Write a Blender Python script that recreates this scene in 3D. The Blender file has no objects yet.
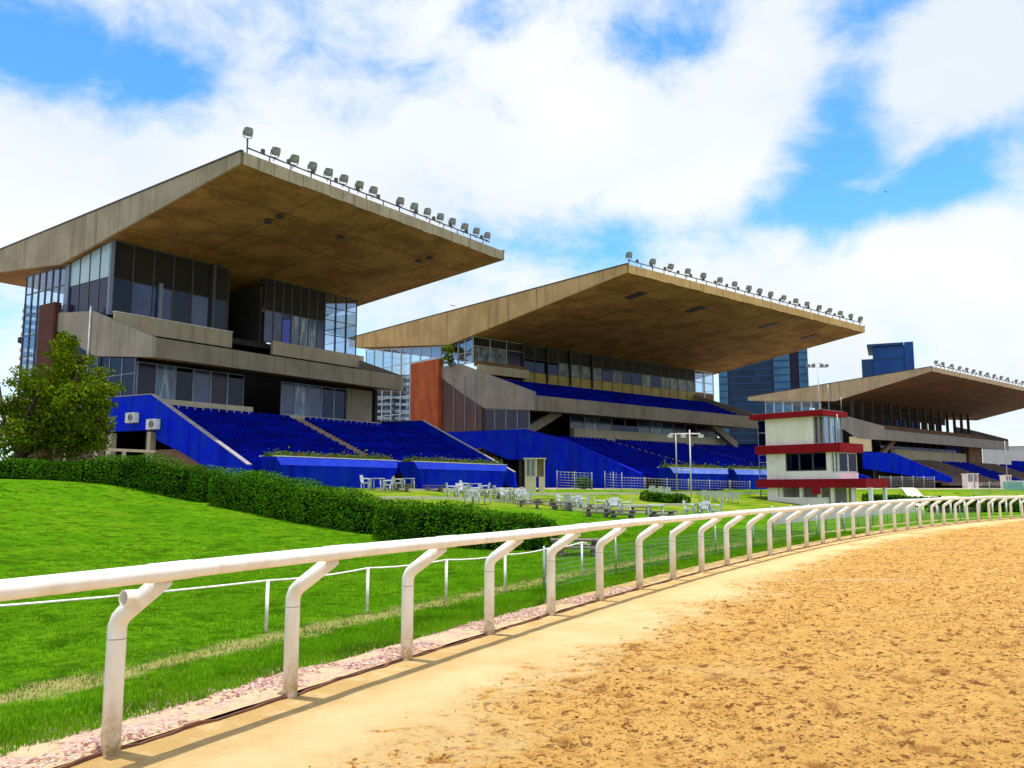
import bpy, math, random
import numpy as np
from mathutils import Vector, Matrix
random.seed(7); rng=np.random.default_rng(7)
SC=bpy.context.scene; COL=SC.collection
# ------------------------------------------------------------------ camera geometry (used to read real positions)
FL=850.0; PITCH=math.atan(105/FL); CP,SP=math.cos(PITCH),math.sin(PITCH); EYE=1.65
def ray(px,py):
    a=(px-512)/FL; b=(384-py)/FL
    return (a, CP-b*SP, SP+b*CP)
def at_z(px,py,z):
    r=ray(px,py); t=(z-EYE)/r[2]; return (r[0]*t,r[1]*t,z)
def at_d(px,py,d):
    r=ray(px,py); t=d/r[1]; return (r[0]*t,d,EYE+r[2]*t)
def on_plane(px,py,O,n):
    r=ray(px,py); t=(O[0]*n[0]+O[1]*n[1])/(r[0]*n[0]+r[1]*n[1]); return (r[0]*t,r[1]*t,EYE+r[2]*t)
def ss(a,b,x):
    k=np.clip((x-a)/(b-a),0,1); return k*k*(3-2*k)
# ------------------------------------------------------------------ the line of the running rail
def heading(t):
    a,b,c,d=0.45797,0.0039064,1.8764e-4,-2.49e-6
    t=np.asarray(t,float)
    tc=np.clip(t,0,44); h=a+b*tc+c*tc**2+d*tc**3
    h=h+np.where(t<0,b*np.maximum(t,-80),0)+0.010*(np.clip(t,44,90)-44)
    return h
TT=np.arange(-120,700,0.25)
hh=heading(TT)
cx=np.concatenate([[0],np.cumsum((np.sin(hh[1:])+np.sin(hh[:-1]))/2*0.25)])
cy=np.concatenate([[0],np.cumsum((np.cos(hh[1:])+np.cos(hh[:-1]))/2*0.25)])
i0=int(120/0.25); cx+= -2.5389-cx[i0]; cy+=5.617-cy[i0]
def pos(t,s=0.0):
    h=heading(t); x=np.interp(t,TT,cx); y=np.interp(t,TT,cy)
    return x-np.cos(h)*s, y+np.sin(h)*s
def ts(x,y):
    d=(cx-x)**2+(cy-y)**2; i=int(np.argmin(d)); h=hh[i]
    s=-(x-cx[i])*math.cos(h)+(y-cy[i])*math.sin(h)
    return TT[i],s
def rise(t): return 0.12*ss(14,46,t)
SA=[-200,0,7,11,16,22,30,40,200,3000]; ZA=[0,0,0,.12,.45,.98,1.66,1.78,1.9,1.9]
SB=[-200,0,6,21,26,31,34,40,200,3000]; ZB=[0,0,0,.05,.7,1.4,1.68,1.75,1.9,1.9]
def hz(t,s):
    k=ss(30,46,t)
    z=np.interp(s,SA,ZA)*(1-k)+np.interp(s,SB,ZB)*k
    lft=1-ss(2,16,t)
    z=z+0.42*lft*ss(14,27,s)*(1-ss(24.5,28.5,s))+0.45*ss(24.5,28.5,s)*(1-ss(22,32,t))
    return z+rise(t)*(1-ss(6,30,s))
def height(x,y):
    t,s=ts(x,y); return float(hz(t,s))
def hit(px,py):
    r=ray(px,py); last=None
    d=3.0
    while d<260:
        t=d/r[1]; x,y,z=r[0]*t,d,EYE+r[2]*t
        if z<=height(x,y): return (x,y,height(x,y))
        d+=0.25 if d<60 else 0.6
    return None
# ------------------------------------------------------------------ noise
def vnoise(x,y,seed=0):
    xi=np.floor(x).astype(np.int64); yi=np.floor(y).astype(np.int64); fx=x-xi; fy=y-yi
    fx=fx*fx*(3-2*fx); fy=fy*fy*(3-2*fy)
    def h(a,b):
        n=(a*374761393+b*668265263+seed*974711)&0x7fffffff
        n=((n^(n>>13))*1274126177)&0x7fffffff
        return ((n^(n>>16))&0xffff)/65535.0
    return (h(xi,yi)*(1-fx)+h(xi+1,yi)*fx)*(1-fy)+(h(xi,yi+1)*(1-fx)+h(xi+1,yi+1)*fx)*fy
def fbm(x,y,sc,o=4,seed=0):
    v=0;a=.5
    for i in range(o):
        v=v+a*vnoise(x*sc,y*sc,seed+i*17); a*=.5; sc*=2.03
    return v
# ------------------------------------------------------------------ materials
MATS={}
class N:
    def __init__(s,name):
        s.m=bpy.data.materials.new(name); s.m.use_nodes=True; s.t=s.m.node_tree; s.n=s.t.nodes; s.l=s.t.links
        s.b=s.n['Principled BSDF']; s.out=s.n['Material Output']
    def add(s,typ,**k):
        q=s.n.new(typ)
        for a,b in k.items():
            if hasattr(q,a): setattr(q,a,b)
            else: q.inputs[a.replace('_',' ')].default_value=b
        return q
    def math(s,op,a,b=None,c=None):
        q=s.n.new('ShaderNodeMath'); q.operation=op
        for i,v in enumerate((a,b,c)):
            if v is None: continue
            if isinstance(v,(int,float)): q.inputs[i].default_value=v
            else: s.l.new(v,q.inputs[i])
        return q.outputs[0]
    def mix(s,f,a,b,bt='MIX'):
        q=s.n.new('ShaderNodeMix'); q.data_type='RGBA'; q.blend_type=bt
        for i,v in ((0,f),(6,a),(7,b)):
            if isinstance(v,(int,float)): q.inputs[i].default_value=v
            elif isinstance(v,tuple): q.inputs[i].default_value=(*v,1)
            else: s.l.new(v,q.inputs[i])
        return q.outputs[2]
    def noise(s,scale,detail=4,rough=.55,vec=None,stretch=None,lo=.35,hi=.65):
        if vec is None:
            vec=s.n.new('ShaderNodeTexCoord').outputs['Object']
        if stretch:
            mp=s.n.new('ShaderNodeMapping'); mp.inputs['Scale'].default_value=stretch; s.l.new(vec,mp.inputs[0]); vec=mp.outputs[0]
        q=s.n.new('ShaderNodeTexNoise'); q.inputs['Scale'].default_value=scale; q.inputs['Detail'].default_value=detail; q.inputs['Roughness'].default_value=rough
        s.l.new(vec,q.inputs['Vector'])
        r=s.n.new('ShaderNodeMapRange'); r.interpolation_type='SMOOTHSTEP'
        r.inputs[1].default_value=lo; r.inputs[2].default_value=hi; s.l.new(q.outputs[0],r.inputs[0])
        return r.outputs[0]
    def bump(s,h,st=.3,dist=.02):
        q=s.n.new('ShaderNodeBump'); q.inputs['Strength'].default_value=st; q.inputs['Distance'].default_value=dist
        s.l.new(h,q.inputs['Height']); s.l.new(q.outputs[0],s.b.inputs['Normal'])
    def color(s,c):
        if isinstance(c,tuple): s.b.inputs['Base Color'].default_value=(*c,1)
        else: s.l.new(c,s.b.inputs['Base Color'])
def simple(name,c,rough=.6,metal=0,c2=None,scale=1.2,streak=None,bump=0,spec=.5,lo=.35,hi=.65,dirt=None,dscale=.5):
    if name in MATS: return MATS[name]
    n=N(name); n.b.inputs['Roughness'].default_value=rough; n.b.inputs['Metallic'].default_value=metal
    n.b.inputs['Specular IOR Level'].default_value=spec
    col=c
    if c2: col=n.mix(n.noise(scale,5,.6,lo=lo,hi=hi),c,c2)
    if streak: col=n.mix(n.noise(1.0,4,.6,stretch=streak[1],lo=.45,hi=.8),col,streak[0])
    if dirt: col=n.mix(n.noise(dscale,6,.65,lo=.5,hi=.75),col,dirt)
    n.color(col)
    if bump: n.bump(n.noise(scale*12,4,.6,lo=0,hi=1),bump,.02)
    MATS[name]=n.m; return n.m
def concrete(name,c,c2,dark,joints=None):
    n=N(name); n.b.inputs['Roughness'].default_value=.9; n.b.inputs['Specular IOR Level'].default_value=.2
    tc=n.n.new('ShaderNodeTexCoord').outputs['Object']
    col=n.mix(n.noise(.35,6,.62,lo=.35,hi=.65),c,c2)
    col=n.mix(n.noise(1,4,.6,stretch=(2.2,2.2,.12),lo=.5,hi=.85),col,dark)
    col=n.mix(n.noise(1,6,.7,stretch=(6,6,.5),lo=.55,hi=.9),col,dark)
    sp=n.n.new('ShaderNodeSeparateXYZ'); n.l.new(tc,sp.inputs[0])
    if joints:
        for ax,per,w in joints:
            f=n.math('FRACT',n.math('DIVIDE',sp.outputs[ax],per)); a=n.math('ABSOLUTE',n.math('SUBTRACT',f,.5))
            g=n.math('GREATER_THAN',a,.5-w/per)
            col=n.mix(n.math('MULTIPLY',g,.7),col,tuple(x*.6 for x in dark))
    n.color(col); n.bump(n.noise(9,5,.6,lo=0,hi=1),.25,.02)
    MATS[name]=n.m; return n.m
concrete('fascia_near',(.36,.31,.235),(.27,.23,.17),(.15,.12,.085),[(1,4.6,.03)])
concrete('fascia_tan',(.58,.39,.185),(.46,.295,.13),(.24,.14,.065),[(1,3.1,.03)])
concrete('fascia_grey',(.25,.21,.17),(.19,.16,.13),(.10,.08,.062),[(0,3.4,.02)])
concrete('wall_grey',(.31,.285,.245),(.25,.23,.20),(.14,.125,.10),[(1,3.7,.02)])
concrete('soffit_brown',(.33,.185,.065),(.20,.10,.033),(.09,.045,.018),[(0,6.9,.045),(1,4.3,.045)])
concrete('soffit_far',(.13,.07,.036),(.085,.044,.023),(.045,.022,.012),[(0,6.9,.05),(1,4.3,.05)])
concrete('sill_concrete',(.46,.405,.31),(.39,.34,.255),(.22,.19,.14))
concrete('step_brown',(.22,.13,.085),(.15,.09,.06),(.07,.04,.03))
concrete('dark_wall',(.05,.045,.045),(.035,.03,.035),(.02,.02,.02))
concrete('paving',(.60,.56,.46),(.50,.46,.37),(.36,.31,.24))
simple('blue_paint',(.002,.012,.55),.8,c2=(.002,.009,.40),scale=.8,streak=((.01,.02,.65),(1.2,1.2,.4)),spec=.12)
simple('blue_side',(.001,.013,.56),.85,c2=(.004,.030,.46),scale=.6,streak=((.001,.006,.24),(1.5,1.5,.15)),spec=.04)
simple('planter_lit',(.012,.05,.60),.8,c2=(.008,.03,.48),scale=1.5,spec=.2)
simple('blue_seat',(.001,.006,.30),.85,c2=(.001,.004,.13),scale=1.5,streak=((.003,.014,.48),(.3,4,1)),spec=.03)
simple('white_edge',(.72,.70,.70),.7,c2=(.5,.46,.48),scale=3)
simple('flashing',(.03,.03,.035),.6)
simple('frame_dark',(.035,.04,.055),.45)
simple('frame_blue',(.14,.17,.27),.4)
simple('frame_light',(.42,.48,.52),.45)
simple('red_brick',(.47,.10,.018),.85,c2=(.38,.07,.012),scale=.7,streak=((.22,.03,.015),(1.2,1.2,.2)))
simple('brick_shaded',(.085,.018,.012),.85,c2=(.06,.014,.01),scale=.7)  # shaded version of the fin brick, shade put into the colour
simple('wood_panel',(.10,.045,.035),.7,c2=(.07,.035,.035),scale=.6,streak=((.14,.07,.05),(3,3,.1)))
simple('yellow_panel',(.40,.30,.075),.6,c2=(.33,.25,.07),scale=.5,streak=((.25,.19,.06),(1.5,1.5,.3)))
simple('top_panel_dark',(.022,.019,.015),.5,c2=(.014,.013,.012),scale=.5,spec=.15)
simple('pale_panel',(.36,.50,.60),.25,c2=(.30,.45,.56),scale=.4)
simple('grey_blue_glass',(.20,.235,.26),.2,c2=(.04,.055,.08),scale=1.1,streak=((.03,.035,.05),(3,3,.2)),lo=.4,hi=.6,spec=.35)  # pale grey-blue panes with darker patches and vertical streaks
simple('violet_glass',(.012,.012,.055),.15,c2=(.03,.014,.035),scale=.35,spec=.25)
simple('pvc_white',(.88,.86,.85),.36,c2=(.83,.81,.79),scale=4,dirt=(.74,.67,.58),dscale=2.6,streak=((.66,.58,.50),(5,5,.8)),spec=.4)
simple('white_plastic',(.62,.64,.66),.5,c2=(.46,.48,.50),scale=5)

simple('old_white',(.92,.83,.88),.8,c2=(.87,.78,.83),scale=1.5,dirt=(.60,.57,.54),dscale=.7)
simple('cream_render',(.93,.83,.80),.85,c2=(.90,.80,.76),scale=.7,streak=((.76,.72,.62),(1.4,1.4,.15)))
simple('red_band',(.30,.003,.014),.8,spec=.2,c2=(.24,.003,.011),scale=.8,streak=((.20,.004,.01),(1.5,1.5,.3)))
simple('grey_metal',(.40,.41,.42),.45,metal=.6,c2=(.28,.29,.30),scale=3)
simple('dark_metal',(.07,.07,.075),.5,metal=.3)
simple('lamp_housing',(.22,.24,.26),.4,metal=.5,c2=(.14,.15,.17),scale=4)
simple('lamp_glass',(.14,.16,.19),.25,c2=(.26,.29,.33),scale=3,spec=.5)
simple('soil',(.12,.07,.04),.95,c2=(.08,.05,.03),scale=6)
simple('bark',(.055,.04,.03),.95,c2=(.03,.022,.018),scale=8,bump=.6)
simple('rust_timber',(.16,.06,.03),.95,c2=(.09,.035,.02),scale=5,bump=.4)
simple('beige_box',(.62,.52,.33),.7,c2=(.54,.45,.28),scale=1.5)
simple('stone_table',(.20,.15,.13),.9,c2=(.13,.095,.085),scale=3,dirt=(.34,.30,.27),dscale=1.2)
simple('teal_sheet',(.16,.42,.44),.6)
simple('tower_blue',(.009,.048,.15),.4,c2=(.008,.04,.13),scale=.08,spec=.25)
simple('tower_dark',(.006,.018,.05),.4,c2=(.01,.035,.09),scale=.06,spec=.2)
simple('tower_light',(.035,.14,.28),.35,c2=(.02,.085,.19),scale=.1,spec=.3)
simple('far_grey',(.42,.44,.47),.8,c2=(.36,.38,.41),scale=.3)
simple('bird_dark',(.03,.03,.03),.8)
simple('navy_glass',(.014,.030,.13),.12,c2=(.03,.06,.19),scale=.8,spec=.5)
simple('lit_glass',(.03,.07,.19),.1,c2=(.06,.12,.26),scale=1.2,streak=((.42,.52,.60),(3.2,3.2,.5)),spec=.5)
def glass(name,tint,gloss=.25,tr=.7):
    n=N(name); n.n.remove(n.b)
    a=n.n.new('ShaderNodeBsdfTransparent'); a.inputs[0].default_value=(*tint,1)
    g=n.n.new('ShaderNodeBsdfGlossy'); g.inputs['Roughness'].default_value=.03; g.inputs[0].default_value=(.62,.76,1,1)
    lw=n.n.new('ShaderNodeFresnel'); lw.inputs[0].default_value=1.5
    f=n.math('MULTIPLY_ADD',lw.outputs[0],.45,gloss*.06)
    m=n.n.new('ShaderNodeMixShader'); n.l.new(f,m.inputs[0]); n.l.new(a.outputs[0],m.inputs[1]); n.l.new(g.outputs[0],m.inputs[2])
    n.l.new(m.outputs[0],n.out.inputs[0]); MATS[name]=n.m
glass('clear_glass',(.92,.97,.98))
def pvc():
    m=MATS['pvc_white']; t=m.node_tree; b=t.nodes['Principled BSDF']; old=b.inputs['Base Color'].links[0].from_socket
    q=N.__new__(N); q.m=m; q.t=t; q.n=t.nodes; q.l=t.links; q.b=b
    tc=t.nodes.new('ShaderNodeTexCoord').outputs['Object']; sp=t.nodes.new('ShaderNodeSeparateXYZ'); t.links.new(tc,sp.inputs[0])
    mr=t.nodes.new('ShaderNodeMapRange'); mr.inputs[1].default_value=.34; mr.inputs[2].default_value=.0; t.links.new(sp.outputs[2],mr.inputs[0])
    f=q.math('MULTIPLY',mr.outputs[0],q.noise(16,6,.75,lo=.40,hi=.60)); q.color(q.mix(q.math('MULTIPLY',f,.9),old,(.50,.33,.15)))
pvc()
glass('tinted_glass',(.10,.09,.2)); glass('blue_glass',(.16,.18,.42))
def leafmat(name,c,c2,c3,trans=.35):
    n=N(name); n.b.inputs['Roughness'].default_value=.8; n.b.inputs['Specular IOR Level'].default_value=.03
    at=n.n.new('ShaderNodeAttribute'); at.attribute_name='rnd'
    col=n.mix(at.outputs['Fac'],c,c2)
    col=n.mix(n.noise(1.1,3,.6,lo=.45,hi=.7),col,c3)
    n.color(col)
    tr=n.n.new('ShaderNodeBsdfTranslucent'); n.l.new(col,tr.inputs[0])
    m=n.n.new('ShaderNodeMixShader'); m.inputs[0].default_value=trans
    n.l.new(n.b.outputs[0],m.inputs[1]); n.l.new(tr.outputs[0],m.inputs[2]); n.l.new(m.outputs[0],n.out.inputs[0])
    MATS[name]=n.m
leafmat('leaf_tree',(.035,.08,.003),(.24,.32,.006),(.05,.06,.006),.3)
leafmat('leaf_hedge',(.036,.12,.003),(.085,.23,.005),(.022,.075,.003),.04)
leafmat('leaf_plant',(.05,.12,.012),(.13,.20,.03),(.16,.09,.03),.3)
leafmat('blade_green',(.125,.34,.005),(.23,.47,.009),(.075,.19,.004),.4)
leafmat('blade_dry',(.34,.31,.10),(.20,.27,.04),(.42,.37,.16),.2)
M=MATS
# ------------------------------------------------------------------ object helpers
def tag(o,label=None,cat=None,group=None,kind=None):
    if label: o['label']=label
    if cat: o['category']=cat
    if group: o['group']=group
    if kind: o['kind']=kind
    return o
def empty(name,loc,rz=0,label=None,cat=None,group=None):
    o=bpy.data.objects.new(name,None); COL.objects.link(o); o.location=loc; o.rotation_euler=(0,0,rz); o.empty_display_size=.3
    return tag(o,label,cat,group)
class MB:
    def __init__(s): s.v=[]; s.f=[]; s.m=[]; s.sm=[]
    def add(s,vs,fs,mi=0,sm=False):
        b=len(s.v); s.v+= [tuple(p) for p in vs]; s.f+=[tuple(b+i for i in f) for f in fs]; s.m+=[mi]*len(fs); s.sm+=[sm]*len(fs); return s
    def box(s,x0,y0,z0,x1,y1,z1,mi=0):
        return s.add([(x0,y0,z0),(x1,y0,z0),(x1,y1,z0),(x0,y1,z0),(x0,y0,z1),(x1,y0,z1),(x1,y1,z1),(x0,y1,z1)],
          [(0,3,2,1),(4,5,6,7),(0,1,5,4),(1,2,6,5),(2,3,7,6),(3,0,4,7)],mi)
    def prism(s,poly,u0,u1,mi=0,cap=None):   # poly of (v,z), extruded along u; u0/u1 may be functions of v
        f0=u0 if callable(u0) else (lambda v:u0); f1=u1 if callable(u1) else (lambda v:u1)
        n=len(poly); a=[(f0(v),v,z) for v,z in poly]; b=[(f1(v),v,z) for v,z in poly]
        s.add(a+b,[tuple(range(n)),tuple(range(2*n-1,n-1,-1))],mi if cap is None else cap)
        base=len(s.v)-2*n
        for i in range(n):
            j=(i+1)%n; s.f.append((base+i,base+n+i,base+n+j,base+j)); s.m.append(mi); s.sm.append(False)
        return s
    def vprism(s,poly,z0,z1,mi=0):           # poly of (x,y) extruded up
        n=len(poly); b=len(s.v); s.v+=[(x,y,z0) for x,y in poly]+[(x,y,z1) for x,y in poly]
        s.f+=[tuple(b+i for i in range(n-1,-1,-1)),tuple(b+n+i for i in range(n))]; s.m+=[mi]*2; s.sm+=[False]*2
        for i in range(n):
            j=(i+1)%n; s.f.append((b+i,b+j,b+n+j,b+n+i)); s.m.append(mi); s.sm.append(False)
        return s
    def tube(s,pts,r,n=12,mi=0,cap=True,sm=True):
        pts=[Vector(p) for p in pts]; rs=r if isinstance(r,(list,tuple)) else [r]*len(pts)
        b=len(s.v); k=len(pts); up=Vector((0,0,1)); prev=None
        for i,p in enumerate(pts):
            d=(pts[min(i+1,k-1)]-pts[max(i-1,0)]).normalized()
            if prev is None:
                a=d.cross(up) if abs(d.z)<.95 else d.cross(Vector((1,0,0)))
            else: a=prev-d*prev.dot(d)
            a.normalize(); prev=a; c=d.cross(a)
            for j in range(n):
                th=2*math.pi*j/n; q=p+(a*math.cos(th)+c*math.sin(th))*rs[i]; s.v.append(tuple(q))
        for i in range(k-1):
            for j in range(n):
                j2=(j+1)%n; s.f.append((b+i*n+j,b+i*n+j2,b+(i+1)*n+j2,b+(i+1)*n+j)); s.m.append(mi); s.sm.append(sm)
        if cap:
            s.f.append(tuple(b+j for j in range(n-1,-1,-1))); s.f.append(tuple(b+(k-1)*n+j for j in range(n))); s.m+=[mi]*2; s.sm+=[False]*2
        return s
    def build(s,name,mats,parent=None):
        me=bpy.data.meshes.new(name); me.from_pydata(s.v,[],s.f)
        if not isinstance(mats,(list,tuple)): mats=[mats]
        for m in mats: me.materials.append(M[m] if isinstance(m,str) else m)
        me.polygons.foreach_set('material_index',s.m); me.polygons.foreach_set('use_smooth',s.sm)
        import bmesh
        bm=bmesh.new(); bm.from_mesh(me); bmesh.ops.recalc_face_normals(bm,faces=bm.faces); bm.to_mesh(me); bm.free()
        o=bpy.data.objects.new(name,me); COL.objects.link(o)
        if parent: o.parent=parent
        return o
def npmesh(name,V,F,mat,parent=None,rnd=None,smooth=False,uv=None):
    V=np.asarray(V,dtype=np.float32).reshape(-1,3); F=np.asarray(F,dtype=np.int32); k=F.shape[1]
    me=bpy.data.meshes.new(name); me.vertices.add(len(V)); me.vertices.foreach_set('co',V.ravel())
    me.loops.add(F.size); me.loops.foreach_set('vertex_index',F.ravel()); me.polygons.add(len(F))
    me.polygons.foreach_set('loop_start',np.arange(0,F.size,k,dtype=np.int32)); me.polygons.foreach_set('loop_total',np.full(len(F),k,dtype=np.int32))
    me.polygons.foreach_set('use_smooth',np.full(len(F),smooth))
    me.update(calc_edges=True)
    if rnd is not None:
        a=me.attributes.new('rnd','FLOAT','POINT'); a.data.foreach_set('value',np.asarray(rnd,dtype=np.float32))
    if uv is not None:
        a=me.attributes.new('ts','FLOAT_VECTOR','POINT'); a.data.foreach_set('vector',np.asarray(uv,dtype=np.float32).ravel())
    me.materials.append(M[mat] if isinstance(mat,str) else mat)
    o=bpy.data.objects.new(name,me); COL.objects.link(o)
    if parent: o.parent=parent
    return o
def leaves(P,size,el=1.6,top=None):
    """small diamond leaf faces at points P"""
    n=len(P); a=rng.normal(size=(n,3)); a/=np.linalg.norm(a,axis=1)[:,None]
    b=rng.normal(size=(n,3))
    if top is not None:
        a[:,2]*=.25; b[:,2]*=np.where(top,.3,1.0); b[:,:2]*=np.where(top,1,.25)[:,None]; a/=np.linalg.norm(a,axis=1)[:,None]
    b-=a*(a*b).sum(1)[:,None]; b/=np.linalg.norm(b,axis=1)[:,None]
    sz=size*rng.uniform(.6,1.35,(n,1))
    V=np.stack([P-a*sz*el/2,P+b*sz/2,P+a*sz*el/2,P-b*sz/2],1).reshape(-1,3)
    F=np.arange(4*n).reshape(-1,4); return V,F,np.repeat(rng.uniform(0,1,n),4)
def dup(root,**kw):
    r=root.copy(); COL.objects.link(r)
    for ch in root.children:
        c=ch.copy(); COL.objects.link(c); c.parent=r
        for g in ch.children:
            d=g.copy(); COL.objects.link(d); d.parent=c
    for k,v in kw.items():
        if k in('location','rotation_euler','scale'): setattr(r,k,v)
        else: r[k]=v
    return r
# ------------------------------------------------------------------ ground
def sand_mat():
    n=N('sand'); n.b.inputs['Roughness'].default_value=.95; n.b.inputs['Specular IOR Level'].default_value=.15
    at=n.n.new('ShaderNodeAttribute'); at.attribute_name='ts'; sp=n.n.new('ShaderNodeSeparateXYZ'); n.l.new(at.outputs['Vector'],sp.inputs[0])
    churn=n.math('MINIMUM',sp.outputs[2],1.0); pit=n.math('MAXIMUM',n.math('SUBTRACT',sp.outputs[2],1.0),0.0)
    ob=n.n.new('ShaderNodeTexCoord').outputs['Object']
    c=n.mix(n.noise(1.3,6,.65,vec=ob,lo=.3,hi=.7),(.72,.42,.125),(.63,.35,.088))
    c=n.mix(n.math('MULTIPLY',n.noise(5,6,.75,vec=ob,lo=.47,hi=.6),.4),c,(.46,.225,.05))
    c=n.mix(n.math('MULTIPLY',n.noise(9,5,.7,vec=ob,lo=.565,hi=.60),.95),c,(.17,.055,.012))
    c=n.mix(n.math('MULTIPLY',n.noise(21,4,.7,vec=ob,lo=.57,hi=.61),.9),c,(.20,.07,.016))
    c=n.mix(n.math('MULTIPLY',n.noise(45,3,.7,vec=ob,lo=.55,hi=.62),.6),c,(.30,.13,.03))
    c=n.mix(n.math('MULTIPLY',n.noise(26,4,.7,vec=ob,lo=.55,hi=.75),.7),c,(.66,.42,.15))
    d=n.mix(n.noise(1.1,6,.6,vec=ob,lo=.3,hi=.7),(.78,.585,.31),(.69,.49,.225))
    d=n.mix(n.math('MULTIPLY',n.noise(14,4,.7,vec=ob,lo=.58,hi=.8),.5),d,(.45,.25,.08))
    pale=n.noise(.16,4,.6,vec=ob,stretch=(1,2.2,1),lo=.56,hi=.72)
    c=n.mix(n.math('MULTIPLY',pale,.65),c,(.66,.46,.22))
    c=n.mix(pit,c,(.25,.095,.022))
    nr=n.n.new('ShaderNodeMapRange'); nr.inputs[1].default_value=-.75; nr.inputs[2].default_value=-.25; n.l.new(sp.outputs[1],nr.inputs[0])
    d=n.mix(n.math('MULTIPLY',nr.outputs[0],n.noise(3,5,.7,vec=ob,lo=.3,hi=.6)),d,(.60,.38,.14))
    n.color(n.mix(churn,d,c))
    h=n.math('ADD',n.noise(14,6,.75,vec=ob,lo=.2,hi=.8),n.math('MULTIPLY',n.noise(50,4,.7,vec=ob,lo=0,hi=1),.4))
    n.bump(h,.9,.03)
    return n.m
def grass_mat():
    n=N('grass_ground'); n.b.inputs['Roughness'].default_value=1; n.b.inputs['Specular IOR Level'].default_value=0
    at=n.n.new('ShaderNodeAttribute'); at.attribute_name='ts'; sp=n.n.new('ShaderNodeSeparateXYZ'); n.l.new(at.outputs['Vector'],sp.inputs[0])
    t,s=sp.outputs[0],sp.outputs[1]
    ob=n.n.new('ShaderNodeTexCoord').outputs['Object']
    c=n.mix(n.noise(.35,5,.6,vec=ob,lo=.35,hi=.65),(.090,.25,.005),(.14,.32,.008))
    c=n.mix(n.noise(5,6,.78,vec=ob,lo=.42,hi=.66),c,(.045,.135,.003)); c=n.mix(n.math('MULTIPLY',n.noise(2.1,6,.72,vec=ob,lo=.50,hi=.60),.85),c,(.035,.11,.003)); c=n.mix(n.math('MULTIPLY',n.noise(.5,6,.7,vec=ob,lo=.52,hi=.66),.45),c,(.17,.27,.012))
    c=n.mix(n.math('MULTIPLY',n.noise(.3,6,.75,vec=ob,lo=.58,hi=.72),.4),c,(.17,.22,.012))
    qt=n.n.new('ShaderNodeMapRange'); qt.inputs[1].default_value=19; qt.inputs[2].default_value=24; n.l.new(t,qt.inputs[0])
    wob=n.math('MULTIPLY',n.math('SUBTRACT',n.noise(1.5,4,.6,vec=ob,lo=0,hi=1),.5),.55)
    sw=n.math('ADD',s,wob)
    def band(cen,w): # soft band around s=cen
        d=n.math('ABSOLUTE',n.math('SUBTRACT',sw,cen)); q=n.n.new('ShaderNodeMapRange'); q.interpolation_type='SMOOTHSTEP'
        q.inputs[1].default_value=w; q.inputs[2].default_value=w*.35; n.l.new(d,q.inputs[0]); return q.outputs[0]
    c=n.mix(n.math('MULTIPLY',band(2.0,.32),n.noise(5,5,.7,vec=ob,lo=.25,hi=.55)),c,(.42,.38,.14))
    c=n.mix(n.math('MULTIPLY',n.math('MULTIPLY',band(25,9),qt.outputs[0]),n.math('MULTIPLY',n.noise(.5,6,.75,vec=ob,lo=.35,hi=.6),.85)),c,(.27,.30,.035))
    c=n.mix(n.math('MULTIPLY',n.math('MULTIPLY',band(25,9),qt.outputs[0]),n.math('MULTIPLY',n.noise(.7,6,.75,vec=ob,lo=.58,hi=.7),.7)),c,(.30,.20,.07))
    q=n.n.new('ShaderNodeMapRange'); q.inputs[1].default_value=33.2; q.inputs[2].default_value=33.8; n.l.new(sw,q.inputs[0]); c=n.mix(q.outputs[0],c,(.40,.33,.25))
    # thin growth at the gravel edge
    q=n.n.new('ShaderNodeMapRange'); q.inputs[1].default_value=.95; q.inputs[2].default_value=.55; n.l.new(sw,q.inputs[0])
    c=n.mix(q.outputs[0],c,(.40,.27,.17))
    n.color(c); n.bump(n.noise(18,5,.75,vec=ob,lo=0,hi=1),1,.05)
    return n.m
def gravel_mat():
    n=N('gravel_ground'); n.b.inputs['Roughness'].default_value=.95
    ob=n.n.new('ShaderNodeTexCoord').outputs['Object']
    v=n.n.new('ShaderNodeTexVoronoi'); v.inputs['Scale'].default_value=38; n.l.new(ob,v.inputs['Vector'])
    sp=n.n.new('ShaderNodeSeparateColor'); n.l.new(v.outputs['Color'],sp.inputs[0])
    c=n.mix(sp.outputs[0],(.36,.20,.16),(.56,.40,.34)); c=n.mix(n.noise(2.2,5,.7,vec=ob,lo=.42,hi=.6),c,(.55,.40,.24))
    c=n.mix(n.noise(7,5,.75,vec=ob,lo=.56,hi=.68),c,(.20,.08,.06))
    at=n.n.new('ShaderNodeAttribute'); at.attribute_name='ts'; sp2=n.n.new('ShaderNodeSeparateXYZ'); n.l.new(at.outputs['Vector'],sp2.inputs[0])
    q=n.n.new('ShaderNodeMapRange'); q.inputs[1].default_value=4.5; q.inputs[2].default_value=10; n.l.new(sp2.outputs[0],q.inputs[0])
    soil=n.mix(n.noise(4,6,.75,vec=ob,lo=.42,hi=.6),(.50,.33,.14),(.22,.17,.045))
    c=n.mix(q.outputs[0],c,soil)
    q2=n.n.new('ShaderNodeMapRange'); q2.inputs[1].default_value=.22; q2.inputs[2].default_value=.05; n.l.new(sp2.outputs[1],q2.inputs[0]); c=n.mix(n.math('MULTIPLY',q2.outputs[0],.7),c,(.58,.40,.20))
    n.color(c); n.bump(v.outputs['Distance'],.8,.02); return n.m
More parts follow.
